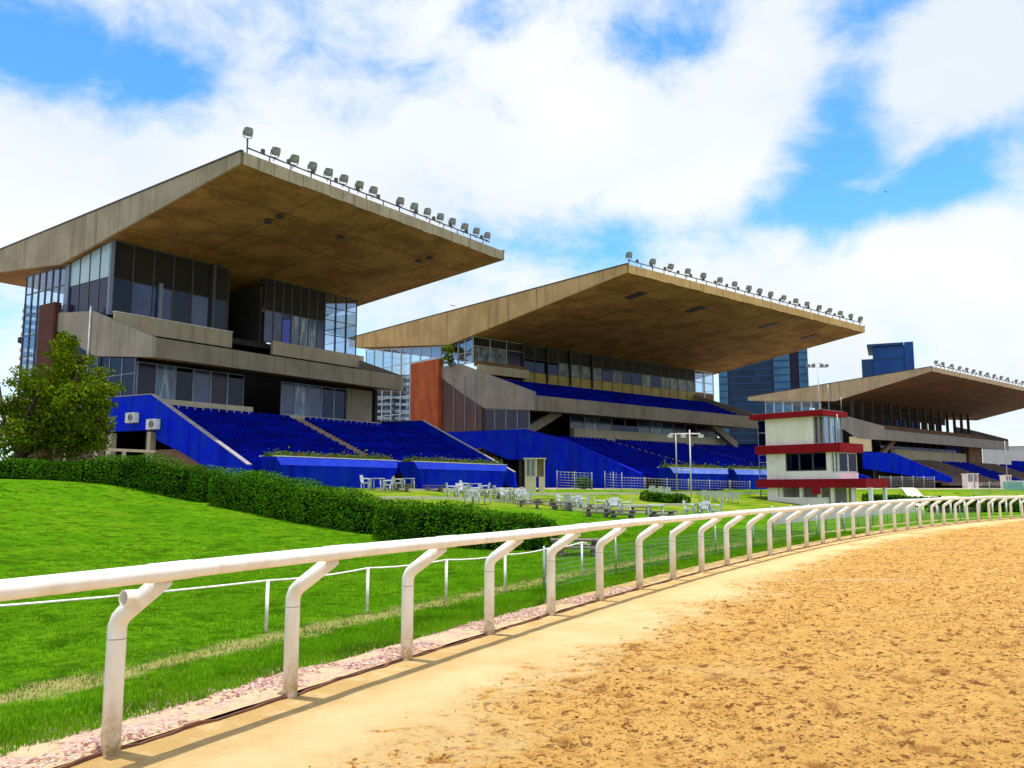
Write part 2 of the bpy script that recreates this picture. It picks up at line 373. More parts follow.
def grid(name,ta,sa,mat,zf,ex=None,smooth=True):
    T,S=np.meshgrid(ta,sa,indexing='ij'); X,Y=pos(T,S); Z,E=zf(T,S,X,Y)
    V=np.stack([X,Y,Z],-1).reshape(-1,3); nt,ns=T.shape; i=np.arange(nt*ns).reshape(nt,ns)
    F=np.stack([i[:-1,:-1],i[1:,:-1],i[1:,1:],i[:-1,1:]],-1).reshape(-1,4)
    if sa[0]>sa[-1]: F=F[:,::-1]
    F=F[:,::-1]
    return npmesh(name,V,F,mat,uv=np.stack([T,S,E],-1).reshape(-1,3),smooth=smooth)
def sand_z(T,S,X,Y):
    edge=-1.5+ .7*(fbm(X,Y,.7,3,3)-.5)*2+.5*ss(4,25,T)
    ch=ss(0.35,-.55,S-edge) if False else 1-ss(-.8,.55,S-edge+.9*(fbm(X,Y,5,3,91)-.5))
    n1=fbm(X,Y,5.5,4,11); n2=fbm(X,Y,1.2,3,5); pit=np.maximum(0,.47-vnoise(X*3.3,Y*3.3,31))*.16+np.maximum(0,.4-vnoise(X*6.1+3,Y*6.1,41))*.09
    z=rise(T)-.012+ch*((n1-.5)*.085+(fbm(X,Y,14,2,15)-.5)*.035+(n2-.5)*.035-pit*.5+.012)+(1-ch)*((fbm(X,Y,2.5,3,8)-.5)*.016)
    z=z*1.0; z=np.where(S>-.12,np.minimum(z,rise(T)-.006),z)
    pm=np.clip((.13-vnoise(X*8.5,Y*8.5+9,61))/.06,0,1)+np.clip((.20-vnoise(X*11,Y*11,63))/.10,0,1)*.8
    pm=np.clip(pm,0,1)*np.clip((ch-.25)/.4,0,1)*(1-ss(28,60,T)*.6)
    z=z-pm*.022
    return z,np.where(pm>.01,1+pm*.85,ch)
ta=np.concatenate([np.arange(-9,13,.045),13+np.cumsum(.045*1.028**np.arange(190))]); ta=ta[ta<520]
sa=np.concatenate([np.arange(0,-8,-.045),-8-np.cumsum(.05*1.05**np.arange(80))]); sa=sa[sa>-70]
tag(grid('track',ta,sa,sand_mat(),sand_z),kind='structure')
def grass_z(T,S,X,Y):
    b=(fbm(X,Y,.45,3,2)-.5)*.16*ss(3,10,S)*(1-ss(60,90,S))
    bb=(fbm(X,Y,3,3,6)-.5)*.035*ss(.6,1.6,S)
    return hz(T,S)+b+bb-.012,T*0
tb=np.concatenate([np.arange(-90,-10,2),np.arange(-10,70,.4),np.arange(70,300,4),[340,420,600]])
sb=np.concatenate([np.arange(.6,8,.2),np.arange(8,45,.6),[50,60,80,120,160,220,300]])
tag(grid('terrain',tb,sb,grass_mat(),grass_z),kind='structure')
def gr_z(T,S,X,Y): return rise(T)+.008+(fbm(X,Y,6,3,4)-.5)*.02-.02*ss(.5,.72,S),T*0
tag(grid('gravel_strip',np.concatenate([np.arange(-12,30,.15),np.arange(30,200,1.5)]),np.arange(.03,.76,.08),gravel_mat(),gr_z),kind='structure')
g=MB(); g.add([(-4000,-4000,-.25),(4000,-4000,-.25),(4000,4000,-.25),(-4000,4000,-.25)],[(0,1,2,3)])
simple('far_ground',(.13,.17,.05),.95,c2=(.20,.17,.08),scale=.02)
tag(g.build('ground','far_ground'),kind='structure')
# timber edging at the foot of the rail
def strip(name,t0,t1,s0,s1,zlo,zhi,mat,dt=.5,wob=0,parent=None):
    tt=np.arange(t0,t1+1e-6,dt); mb=MB(); V=[]
    for i,t in enumerate(tt):
        w=wob*random.uniform(-1,1); 
        for s,dz in ((s0+w,zlo),(s0+w,zhi+w*.5),(s1+w,zhi+w*.5),(s1+w,zlo)):
            x,y=pos(t,s); V.append((float(x),float(y),float(hz(t,(s0+s1)/2))+dz))
    F=[]
    for i in range(len(tt)-1):
        for j in range(4): F.append((i*4+j,i*4+(j+1)%4,i*4+4+(j+1)%4,i*4+4+j))
    F+= [(3,2,1,0),tuple(len(V)-4+j for j in range(4))]
    mb.add(V,F); return mb.build(name,mat,parent)
tag(strip('kerb',-12,75,-.014,.014,-.1,.006,'rust_timber',.13,.02),kind='structure')
def tmin(s0,px):
    for t in np.arange(5,60,.5):
        x,y=pos(t,s0)
        if 512+850*x/y>px: return float(t)
for (s0,t0,t1) in ((30.0,tmin(30,372),66),(24.0,tmin(24,372),52),(18.5,tmin(18.5,560),46)):
    tag(strip('kerb',t0,t1,s0-.25,s0+.25,-.3,.10,'paving',1.0),kind='structure')
# ------------------------------------------------------------------ loose stuff: gravel, clods, grass
OCT=np.array([(1,0,0),(-1,0,0),(0,1,0),(0,-1,0),(0,0,1),(0,0,-1)],float); OF=np.array([(0,2,4),(2,1,4),(1,3,4),(3,0,4),(2,0,5),(1,2,5),(3,1,5),(0,3,5)])
def pebbles(name,T,S,size,mat,zf,flat=.6):
    n=len(T); X,Y=pos(T,S); Z=zf(T,S,X,Y)[0]
    P=OCT[None]*rng.uniform(.55,1.15,(n,6,1)); sz=size[:,None,None]; P=P*sz*np.array([1,1,flat])
    a=rng.uniform(0,6.28,n); c,s_=np.cos(a)[:,None],np.sin(a)[:,None]
    P=np.stack([P[...,0]*c-P[...,1]*s_,P[...,0]*s_+P[...,1]*c,P[...,2]],-1)+np.stack([X,Y,Z+size*.2],-1)[:,None,:]
    F=(OF[None]+np.arange(n)[:,None,None]*6).reshape(-1,3)
    return npmesh(name,P,F,mat,rnd=np.repeat(rng.uniform(0,1,n),6))
def rndmat(name,cols,rough=.95):
    n=N(name); n.b.inputs['Roughness'].default_value=rough; n.b.inputs['Specular IOR Level'].default_value=.15
    at=n.n.new('ShaderNodeAttribute'); at.attribute_name='rnd'; r=n.n.new('ShaderNodeValToRGB'); n.l.new(at.outputs['Fac'],r.inputs[0])
    e=r.color_ramp.elements; e[0].color=(*cols[0],1); e[1].color=(*cols[-1],1)
    for i,c in enumerate(cols[1:-1]): q=e.new((i+1)/(len(cols)-1)); q.color=(*c,1)
    n.l.new(r.outputs[0],n.b.inputs[0]); MATS[name]=n.m
rndmat('pebble',[(.52,.30,.28),(.22,.09,.075),(.66,.52,.46),(.36,.18,.16),(.60,.46,.36),(.28,.14,.11)])
rndmat('clod',[(.46,.22,.05),(.24,.09,.02),(.42,.20,.05),(.30,.12,.025),(.58,.34,.11)])
n=11000; T=-5+15*rng.uniform(0,1,n)**1.35; S=.05+.75*rng.uniform(0,1,n)**1.2; kk=fbm(T,S,1.6,3,55)>.40; T,S=T[kk],S[kk]; n=len(T)
tag(pebbles('gravel',T,S,rng.uniform(.008,.024,n)*(1+.02*np.maximum(T,0)),'pebble',gr_z),'loose pinkish gravel and stone chips under the white rail','gravel',kind='stuff')
n=150000; T=-4+50*rng.uniform(0,1,n)**1.9; S=-1.1-15*rng.uniform(0,1,n)**1.1
keep=(fbm(T,S,1.1,3,77)>.36)&(rng.uniform(0,1,n)<np.clip((-S-1.1)/1.2,.08,1)); T,S=T[keep],S[keep]
sz=(.0045+.016*rng.uniform(0,1,len(T))**3.2)*(1+.012*np.maximum(T,0))
tag(pebbles('sand_clods',T,S,sz,'clod',sand_z,.5),'loose clods of orange sand churned up across the track','sand',kind='stuff')
def blades(name,T,S,h,w,mat,lean=.5):
    X,Y=pos(T,S); Z=grass_z(T,S,X,Y)[0]; n=len(T); a=rng.uniform(0,6.28,n); l=rng.uniform(0,lean,n)*h; b=rng.uniform(0,6.28,n)
    B=np.stack([X,Y,Z-.01],-1); d=np.stack([np.cos(a),np.sin(a),0*a],-1)*(w/2)[:,None]
    tip=B+np.stack([np.cos(b)*l,np.sin(b)*l,h],-1)
    V=np.stack([B-d,B+d,tip],1); F=np.arange(3*n).reshape(-1,3)
    return npmesh(name,V,F,mat,rnd=np.repeat(rng.uniform(0,1,n),3))
n=430000; T=-6+36*rng.uniform(0,1,n)**1.3; S=.5+24*rng.uniform(0,1,n)**1.9
edge=.32-.28*ss(2,9,T)+.5*fbm(T,S,1.8,3,9); dry=(np.abs(S-2.0+.8*(fbm(T,S,1.2,3,13)-.5))<.24)&(fbm(T,S,2.2,3,19)>.36)
k=(S>edge)&(~dry|(rng.uniform(0,1,n)<.25)); T,S=T[k],S[k]
X,Y=pos(T,S); D=np.hypot(X,Y)
hgt=rng.uniform(.02,.05,len(T))*(1-.55*ss(6,22,S))*(1+.9*(1-ss(1.0,1.9,S)))
tag(blades('grass',T,S,hgt,.006+.0009*D,'blade_green'),'bright green mown grass behind the white rail','grass',kind='stuff')
n=15000; T=-5+30*rng.uniform(0,1,n)**1.3; S=np.where(rng.uniform(0,1,n)<.5,rng.normal(2.0,.2,n),rng.normal(.75,.2,n))
k=S>.25; T,S=T[k],S[k]
X,Y=pos(T,S); D=np.hypot(X,Y)
tag(blades('dry_grass',T,S,rng.uniform(.02,.07,len(T)),.006+.0008*D,'blade_dry',1.0),'straw coloured dry grass along the gravel edge and the worn line','dry grass',kind='stuff')
simple('joint_grey',(.30,.28,.26),.8)
SP0=1.6765;
def rail3(t,s,z): 
    x,y=pos(t,s); return (float(x),float(y),float(rise(t))+z)
SP0=1.6765; RO=-.45; RH=1.14
rl=empty('running_rail',rail3(0,0,0),0,'long white plastic running rail on gooseneck posts, curving along the sand track','railing')
o3=Vector(rl.location)
def loc(p): return tuple(Vector(p)-o3)
def sag(t): return .006*math.sin(t*.9)
mb=MB(); mb.tube([loc(rail3(t,RO,RH+sag(t))) for t in np.arange(-6,100,.42)],.0555,18)
mb.build('rail_pipe','pvc_white',rl)
def neck(t,r=.06,skew=0.0,base=0.0):
    pts=[(0,-.08),(0,.74),(-.003,.775),(-.025,.825),(-.065,.862)]; q=[]
    n_=10
    for (s,z) in pts: q.append(rail3(t,base+s*1.0,z))
    q.append(rail3(t,base-.40,1.09))
    return q
for k in range(-3,57):
    t=k*SP0
    q=neck(t); m_=MB(); m_.tube([loc(p) for p in q],.0595,18)
    # collars
    a=Vector(loc(q[1])); m_.tube([a-Vector((0,0,.045)),a-Vector((0,0,.039))],.0601,18,mi=1)
    po=m_.build('post',['pvc_white','joint_grey'],rl)
    c=MB(); c.tube([loc(rail3(t+d,RO,RH+sag(t+d))) for d in (-.17,-.165,.165,.17)],[.056,.0595,.0595,.056],18); c.build('coupling','pvc_white',po)
    if k==0:
        st=MB(); a=Vector(loc(rail3(t+.02,-.19,.965))); dr=(Vector(loc(rail3(t-.6,-.10,1.0)))-a).normalized()
        ex=a+dr*.13; st.tube([a,ex],.05,18,cap=False); st.tube([ex,a+dr*.07],.043,18,cap=False); st.tube([a+dr*.069,a+dr*.07],.043,18,mi=1)  # dark disc inside the bore stands in for the shade in the pipe
        V=[];n_=18; up=Vector((0,0,1)); A=dr.cross(up).normalized(); B=dr.cross(A)
        for rr in (.05,.043):
            for q_ in range(n_): th=2*math.pi*q_/n_; V.append(ex+(A*math.cos(th)+B*math.sin(th))*rr)
        st.add(V,[(q_,(q_+1)%n_,n_+(q_+1)%n_,n_+q_) for q_ in range(n_)])
        s_=st.build('pipe_stub',['pvc_white','dark_metal'],po)
# thin second rail on the grass
r2=empty('thin_rail',(-2.86,10.16,0),0,'thin white cord rail on slim posts standing in the grass behind the main rail','railing')
o2=Vector(r2.location)
pp=[(-150,690,612,-.0),(266,632,578,0),(367,613,566,0),(446,602,558,0),(505,592,553,0),(548,583,547,0),(582,575,541,0)]
P3=[]
for x,yb,yt,_ in pp:
    b=at_z(x,yb,0.0); zt=EYE-(yt-489)*b[1]/850
    P3.append((b,zt))
for (b,zt) in P3:
    m_=MB(); m_.tube([tuple(Vector(b)-o2-Vector((0,0,.1))),tuple(Vector((b[0],b[1],zt))-o2)],.022,8); m_.build('post','pvc_white',r2)
pts=[]
for i in range(len(P3)-1):
    a=Vector((P3[i][0][0],P3[i][0][1],P3[i][1])); b=Vector((P3[i+1][0][0],P3[i+1][0][1],P3[i+1][1]))
    for k in range(6):
        f=k/6; q=a.lerp(b,f); q.z-=.05*4*f*(1-f)*.5; pts.append(tuple(q-o2))
pts.append(tuple(b-o2)); e=b-o2
pts+= [tuple(e+Vector((.10,.05,-.02))),tuple(e+Vector((.16,.08,-.10)))]
m_=MB(); m_.tube(pts,.012,8); m_.build('cord','pvc_white',r2)
# wire mesh fence along the outside
fn=empty('wire_fence',rail3(9,1.25,0),0,'low grey green wire mesh fence just behind the white rail posts','fence')
of=Vector(fn.location); m_=MB()
for z in np.arange(.04,.62,.085):
    m_.tube([tuple(Vector(rail3(t,1.25,z))-of) for t in np.arange(9,48,1.2)],.0028,3,cap=False)
for t in np.arange(9,48,.12):
    m_.tube([tuple(Vector(rail3(t,1.25,0))-of),tuple(Vector(rail3(t,1.25,.62))-of)],.0024,3,cap=False)
simple('wire_green',(.22,.30,.22),.5); m_.build('wire_mesh','wire_green',fn)
for t in np.arange(9,48.1,3.0):
    m_=MB(); m_.tube([tuple(Vector(rail3(t,1.25,-.1))-of),tuple(Vector(rail3(t,1.25,.72))-of)],.02,7); m_.build('post','grey_metal',fn)
# second gooseneck rail and grey panels farther round the bend
r4=empty('far_rail',rail3(41,3.2,0),0,'short second white rail behind the main rail where the track bends away at far right','railing')
o4=Vector(r4.location); m_=MB(); m_.tube([tuple(Vector(rail3(t,3.0,.98 if t>41.6 else .80))-o4) for t in [41,41.3]+list(np.arange(41.7,80,1.0))],.06,10); m_.build('rail_pipe','pvc_white',r4)
for t in np.arange(41.1,78,1.9):
    m_=MB(); m_.tube([tuple(Vector(rail3(t,3.0,-.1))-o4),tuple(Vector(rail3(t,3.0,.95 if t>41.5 else .8))-o4)],.05,10); m_.build('post','pvc_white',r4)
b4=empty('barrier',rail3(27,2.2,0),0,'long low pale grey sheet barrier behind the rail right of the tower','barrier')
ob4=Vector(b4.location)
for i,t in enumerate(np.arange(25.5,40,1.8)):
    m_=MB(); V=[]
    for tt,s in ((t,2.2),(t+1.76,2.2),(t+1.76,2.26),(t,2.26)):
        for z in (.42,1.0): V.append(tuple(Vector(rail3(tt,s,z))-ob4))
    m_.add(V,[(0,2,3,1),(2,4,5,3),(4,6,7,5),(6,0,1,7),(1,3,5,7),(0,6,4,2)]); 
    simple('barrier_sheet',(.50,.52,.53),.6,c2=(.42,.44,.45),scale=2); m_.build('sheet','barrier_sheet',b4)
    m_=MB(); m_.tube([tuple(Vector(rail3(t,2.23,-.1))-ob4),tuple(Vector(rail3(t,2.23,1.05))-ob4)],.03,8); m_.build('post','grey_metal',b4)
# ------------------------------------------------------------------ grandstands
def lerp(a,b,f): return a+(b-a)*f
def glaze(par,p0,p1,zb,zt,n,rows,mats,frame='frame_dark',fw=.09,mid=None):
    """n window bays from p0 to p1 (u,v); zb, zt numbers or (start,end); rows: heights of cross bars"""
    zb=zb if isinstance(zb,tuple) else (zb,zb); zt=zt if isinstance(zt,tuple) else (zt,zt)
    d=Vector((p1[0]-p0[0],p1[1]-p0[1],0)); Ln=d.length; d.normalize(); nr=Vector((-d.y,d.x,0))
    def bar(m_,a,b,w,dep=.05):
        ax=(b-a).normalized(); sd=ax.cross(nr).normalized()*w/2; dd=nr*dep
        V=[a-sd-dd,a+sd-dd,a+sd+dd,a-sd+dd,b-sd-dd,b+sd-dd,b+sd+dd,b-sd+dd]
        m_.add(V,[(0,1,2,3),(4,7,6,5),(0,4,5,1),(1,5,6,2),(2,6,7,3),(3,7,4,0)])
    for i in range(n):
        f0,f1=i/n,(i+1)/n
        A=Vector((lerp(p0[0],p1[0],f0),lerp(p0[1],p1[1],f0),0)); B=Vector((lerp(p0[0],p1[0],f1),lerp(p0[1],p1[1],f1),0))
        zA=[lerp(*zb,f0)]+[r for r in rows]+[lerp(*zt,f0)]; zB=[lerp(*zb,f1)]+[r for r in rows]+[lerp(*zt,f1)]
        m_=MB(); g=fw*.6; A2=A+d*g/2; B2=B-d*g/2
        bar(m_,A2+Vector((0,0,zA[0])),A2+Vector((0,0,zA[-1])),g); bar(m_,B2+Vector((0,0,zB[0])),B2+Vector((0,0,zB[-1])),g)
        for j in range(len(zA)):
            off=g/2 if j==0 else (-g/2 if j==len(zA)-1 else 0)
            bar(m_,A2+d*g/2+Vector((0,0,zA[j]+off)),B2-d*g/2+Vector((0,0,zB[j]+off)),g,.044)
        w=m_.build('window',frame,par)
        for j in range(len(zA)-1):
            if mats[j] is None: continue
            a,b=A2+d*g/2,B2-d*g/2; e=g/2+.002; q=MB(); h=nr*.012
            V=[a+Vector((0,0,zA[j]+e)),b+Vector((0,0,zB[j]+e)),b+Vector((0,0,zB[j+1]-e)),a+Vector((0,0,zA[j+1]-e))]
            mt=mats[j]
            if mid and random.random()<mid[1] and j==mid[2]: mt=random.choice(mid[0]) if isinstance(mid[0],list) else mid[0]
            q.add([v-h for v in V]+[v+h for v in V],[(0,1,2,3),(7,6,5,4),(0,4,5,1),(1,5,6,2),(2,6,7,3),(3,7,4,0)])
            q.build('pane',mt,w)
class Stand: pass
def world(S,u,v,z): return (S.O[0]+S.u[0]*u+S.v[0]*v,S.O[1]+S.u[1]*u+S.v[1]*v,z)
def front_u(S,px,py,v0):
    O=(S.O[0]+S.v[0]*v0,S.O[1]+S.v[1]*v0); q=on_plane(px,py,O,S.v)
    return (q[0]-O[0])*S.u[0]+(q[1]-O[1])*S.u[1], q[2]
def make_stand(a,b,label):
    S=Stand(); S.O=at_z(*a,22.5); E=at_z(*b,22.5); dx,dy=E[0]-S.O[0],E[1]-S.O[1]; S.L=math.hypot(dx,dy)
    S.u=(dx/S.L,dy/S.L); S.v=(-S.u[1],S.u[0])
    S.e=empty('grandstand',(S.O[0],S.O[1],0),math.atan2(S.u[1],S.u[0]),label,'grandstand')
    return S
def roof(S,L0,Lb,vk,zk,vb,zbb,zbt,mf,ms,cap='flashing'):
    ue=lambda v: L0+(Lb-L0)*min(max(v,0)/vk,1)
    # side fascia 0.35 thick each end, soffit slab between
    m_=MB(); zt=lambda v: 22.5+(zbt-22.5)*v/vb
    poly=[(0,21.86),(vk,zk),(vb,zbb),(vb,zbt),(vk,zt(vk)),(0,22.5)]
    m_.prism(poly,0,lambda v:ue(v)); o=m_.build('roof_slab',[ms,mf],S.e)
    for p in o.data.polygons:
        nz=p.normal.z
        if nz>-.5: p.material_index=1
    # edge beams a little proud of the slab ends, deeper than the soffit
    for nm,f0,f1 in (('fascia',lambda v:-.16,lambda v:-.003),('fascia',lambda v:ue(v)+.003,lambda v:ue(v)+.16)):
        m_=MB(); m_.prism([(-.02,21.80),(vk,zk-.10),(vb,zbb-.08),(vb,zbt+.05),(-.02,22.55)],f0,f1); fo=m_.build('fascia',mf,S.e)
        m_=MB(); m_.prism([(-.05,22.552),(vb,zbt+.052),(vb,zbt+.16),(-.05,22.66)],lambda v:f0(v)-.05,lambda v:f1(v)+.03); m_.build('flashing',cap,fo)
    m_=MB(); n_=int(L0/1.15)
    for i in range(n_):
        w=L0/n_; j=random.uniform(-.035,.035); m_.box(i*w+.02,-.075+random.uniform(0,.02),21.74+j,(i+1)*w-.02,-.003,22.56)
    m_.build('front_edge',mf,S.e)
def terrace(S,poly,u1,vt,zf,mside,mfront,mseat,vtop,ztop,rows=7):
    for u in (0,u1-.3):
        m_=MB(); m_.prism(poly,u,u+.3); m_.build('side_wall',mside,S.e)
    z0,z1=zf; m_=MB(); m_.prism([(vt,z0),(vt+.32,z0),(vt+.32,z1),(vt,z1)],.303,u1-.303); m_.build('parapet',mfront,S.e)
    m_=MB(); m_.prism([(vt+.323,z0),(vtop,z0+.55),(vtop,z0+.9),(vt+.323,z0+.35)],.303,u1-.303); m_.build('terrace_slab','soffit_brown' if mside!='wall_far' else 'soffit_far',S.e)
    for i in range(rows):
        v0=lerp(vt+.9,vtop,i/rows); v1=lerp(vt+.9,vtop,(i+1)/rows); z=lerp(z0+.9,ztop,(i+1)/rows)
        m_=MB(); m_.prism([(v0,z0+.95 if i==0 else z-.62),(v1-.005,z-.6),(v1-.005,z),(v0,z)],.31,u1-.31); m_.build('seat_row',mseat,S.e)
def lower_bowl(S,poly,u1,vt,zt,vb,zb,rows,aisles,mseat,mside,copm='coping_grey',secmat=None):
    pu=[0,u1-.3]
    for u in pu:
        m_=MB(); m_.prism(poly,u,u+.3); w=m_.build('bowl_side_wall',mside,S.e)
        top=poly[:4]; m_=MB()
        m_.prism([(v,z+.002) for v,z in top]+[(v,z+.055) for v,z in top[::-1]],u-.03,u+.33); m_.build('coping',copm,w)
    cuts=[.31]+[x for a in aisles for x in (a-.55,a+.55)]+[u1-.31]
    for k in range(0,len(cuts),2):
        for i in range(rows):
            v0=lerp(vb,vt,i/rows); v1=lerp(vb,vt,(i+1)/rows); z=lerp(zb,zt,i/rows)
            m_=MB(); m_.box(cuts[k],v0,z-.45,cuts[k+1],v1-.004,z); W_=cuts[k+1]-cuts[k]-.3; ns=max(1,int(W_/.62))
            for q_ in range(ns):
                if random.random()<.02: continue
                xa=cuts[k]+.15+q_*W_/ns; xb=xa+W_/ns-.13; m_.box(xa,v0+.2,z+.002,xb,v0+.55,z+.15); m_.box(xa,v0+.555,z+.002,xb,v0+.61,z+.36+random.uniform(-.02,.01))
            mt=mseat
            if secmat and k//2 in secmat: mt=secmat[k//2]
            m_.build('seat_row',mt,S.e)
    for a in aisles:
        m_=MB()
        for i in range(rows*2):
            v0=lerp(vb,vt,i/(2*rows)); v1=lerp(vb,vt,(i+1)/(2*rows)); z=lerp(zb,zt,i/(2*rows)); m_.box(a-.54,v0,z-.5,a+.54,v1-.004,z-.05)
        m_.build('stairs','step_light',S.e)
simple('coping_grey',(.34,.31,.34),.8,c2=(.24,.22,.25),scale=3)
simple('step_light',(.30,.20,.15),.9,c2=(.22,.15,.12),scale=2)
concrete('wall_far',(.27,.25,.24),(.22,.205,.195),(.13,.12,.11))
def box_part(S,name,mat,u0,v0,z0,u1,v1,z1,par=None):
    m_=MB(); m_.box(u0,v0,z0,u1,v1,z1); return m_.build(name,mat,par or S.e)
def soff(vk,zk): return lambda v: 21.86+(zk-21.86)*v/vk
# ---- near stand
S1=make_stand((243,153),(503,252),'nearest concrete grandstand with huge tilted cantilever roof, purple glass boxes and blue seating'); S=S1; 
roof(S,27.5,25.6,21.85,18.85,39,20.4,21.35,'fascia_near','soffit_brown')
sf=soff(21.85,18.85)
terrace(S,[(9,10.42),(16.3,11.15),(18.6,12.1),(22,13.6),(22,15.0),(16.85,14.52),(9,11.8)],24.6,9,(10.45,11.78),'wall_grey','fascia_grey','step_brown',14.2,12.3,5)
# upper parapets and glass boxes
box_part(S,'upper_parapet','sill_concrete',.35,14.4,12.95,10.2,14.7,14.2)
box_part(S,'upper_parapet','sill_concrete',14.25,14.4,12.95,24.9,14.7,14.12)
box_part(S,'parapet_cap','white_edge',.3,14.35,14.203,10.25,14.75,14.28)
zt=sf(15.5)-.02
glaze(S.e,(.45,15.5),(10.4,15.5),14.15,zt,6,[16.9],['tinted_glass','top_panel_dark'],mid=(['violet_glass','violet_glass','lit_glass','navy_glass'],.8,0))
glaze(S.e,(14.1,15.5),(20.9,15.5),14.1,zt,7,[16.9],['navy_glass','top_panel_dark'],frame='frame_dark',mid=(['lit_glass','navy_glass','blue_glass'],.7,0))
glaze(S.e,(20.9,15.5),(24.9,15.5),14.1,zt,3,[15.8,17.2,18.4],['clear_glass']*4,frame='frame_dark')
glaze(S.e,(24.9,15.5),(24.9,21.5),14.1,(zt,sf(21.5)-.02),4,[15.8,17.2],['clear_glass']*3)
box_part(S,'corner_column','frame_blue',.32,15.38,14.15,.60,15.62,zt)
for u,m in ((4.3,'frame_blue'),(8.9,'frame_dark')): box_part(S,'mullion',m,u-.14,15.2,14.2,u+.14,15.42,17.2 if m=='frame_blue' else zt)
# side glazing of the near end
glaze(S.e,(.45,21.3),(.45,15.62),(13.4,14.15),(sf(21.3)-.02,zt),4,[17.0],['violet_glass','pale_panel'],frame='frame_dark')
box_part(S,'corner_column','frame_blue',.3,21.3,13.4,.62,21.9,sf(21.85)-.02)
glaze(S.e,(.45,28.4),(.45,21.9),(9.0,9.0),(18.9,18.83),6,[10.5,12.2,13.9,15.6,17.3],['clear_glass']*6,frame='frame_dark',fw=.14)
# interior
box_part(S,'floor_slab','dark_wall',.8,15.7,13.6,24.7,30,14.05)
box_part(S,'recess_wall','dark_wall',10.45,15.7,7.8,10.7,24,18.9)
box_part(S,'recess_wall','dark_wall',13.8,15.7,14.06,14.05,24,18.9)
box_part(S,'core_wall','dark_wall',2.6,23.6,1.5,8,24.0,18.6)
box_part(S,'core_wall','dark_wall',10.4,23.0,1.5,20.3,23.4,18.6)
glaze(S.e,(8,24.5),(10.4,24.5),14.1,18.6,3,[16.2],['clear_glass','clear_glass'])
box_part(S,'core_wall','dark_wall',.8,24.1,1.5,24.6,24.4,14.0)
# brick fin wall and the dark block under the terrace
box_part(S,'brick_fin','brick_shaded',-.35,21.9,1.6,.2,24.2,15.8)
m_=MB(); m_.prism([(11.8,7.0),(19.9,7.0),(19.9,13.4),(14.9,12.9),(14.2,11.2),(11.8,10.65)],23.9,24.2); m_.box(20.2,13.0,7.0,23.8,13.3,11.0); m_.build('end_wall','dark_wall',S.e)
glaze(S.e,(.45,21.5),(.45,11.6),(8.0,8.0),(12.9,10.9),6,[9.6],['tinted_glass','tinted_glass'],frame='frame_blue')
m_=MB(); m_.tube([(-.08,17,7.9),(-.08,17,14.9)],.07,8); m_.build('drainpipe','white_edge',S.e)
# lower storey
glaze(S.e,(.5,11.5),(9.3,11.5),7.9,10.4,6,[],['navy_glass'],frame='frame_blue',fw=.12,mid=(['violet_glass','lit_glass','tinted_glass'],.6,0))
glaze(S.e,(12.9,11.5),(20,11.5),7.6,10.3,5,[],['navy_glass'],frame='frame_blue',fw=.12,mid=(['lit_glass','tinted_glass'],.6,0))
box_part(S,'pier','fascia_grey',20,11.3,7.6,23,11.7,10.4)
box_part(S,'sill','sill_concrete',1.7,10.5,7.3,9.5,11.4,7.87)
box_part(S,'sill','sill_concrete',12.6,10.5,7.0,23.4,11.4,7.55)
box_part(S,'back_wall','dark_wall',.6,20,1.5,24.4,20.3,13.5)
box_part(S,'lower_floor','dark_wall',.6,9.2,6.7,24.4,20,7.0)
# blue bowl

lower_bowl(S,[(14,8.0),(8.75,7.88),(-.9,3.38),(-1.6,3.05),(-1.75,1.7),(1.2,2.5),(5.1,3.97),(7.8,4.8),(8.2,5.5),(14,5.6)],27.2,9.4,7.3,-.8,3.2,13,[12.8],'blue_seat','blue_side')
box_part(S,'undercroft_wall','dark_wall',.5,9.6,1.2,26.8,10.0,6.6)
box_part(S,'undercroft_wall','step_brown',.32,2.0,1.2,.5,9.5,4.2)
box_part(S,'garage_column','sill_concrete',.0,8.6,1.2,.4,9.0,5.4)
box_part(S,'garage_column','sill_concrete',.0,13.4,1.2,.4,14.0,5.5)
box_part(S,'garage_beam','wood_panel',.05,14.3,1.2,.35,21.5,8.0)
# roof lamps under the slab
def on_soffit(S,sf,x,y):
    r=ray(x,y)
    for i in range(9000):
        t=30+i*.02; X,Y,Z=r[0]*t,r[1]*t,EYE+r[2]*t; v=(X-S.O[0])*S.v[0]+(Y-S.O[1])*S.v[1]
        if Z>=sf(v): return (X-S.O[0])*S.u[0]+(Y-S.O[1])*S.u[1],v,Z
for (x,y) in ((268,219),(280,214),(341,236),(419,260),(430,257)):
    u,v,Z=on_soffit(S,sf,x,y); m_=MB(); m_.tube([(u,v,Z-.28),(u,v,Z-.1),(u,v,Z+.05)],[.3,.26,.1],10,sm=False); m_.build('ceiling_lamp','dark_metal',S.e)
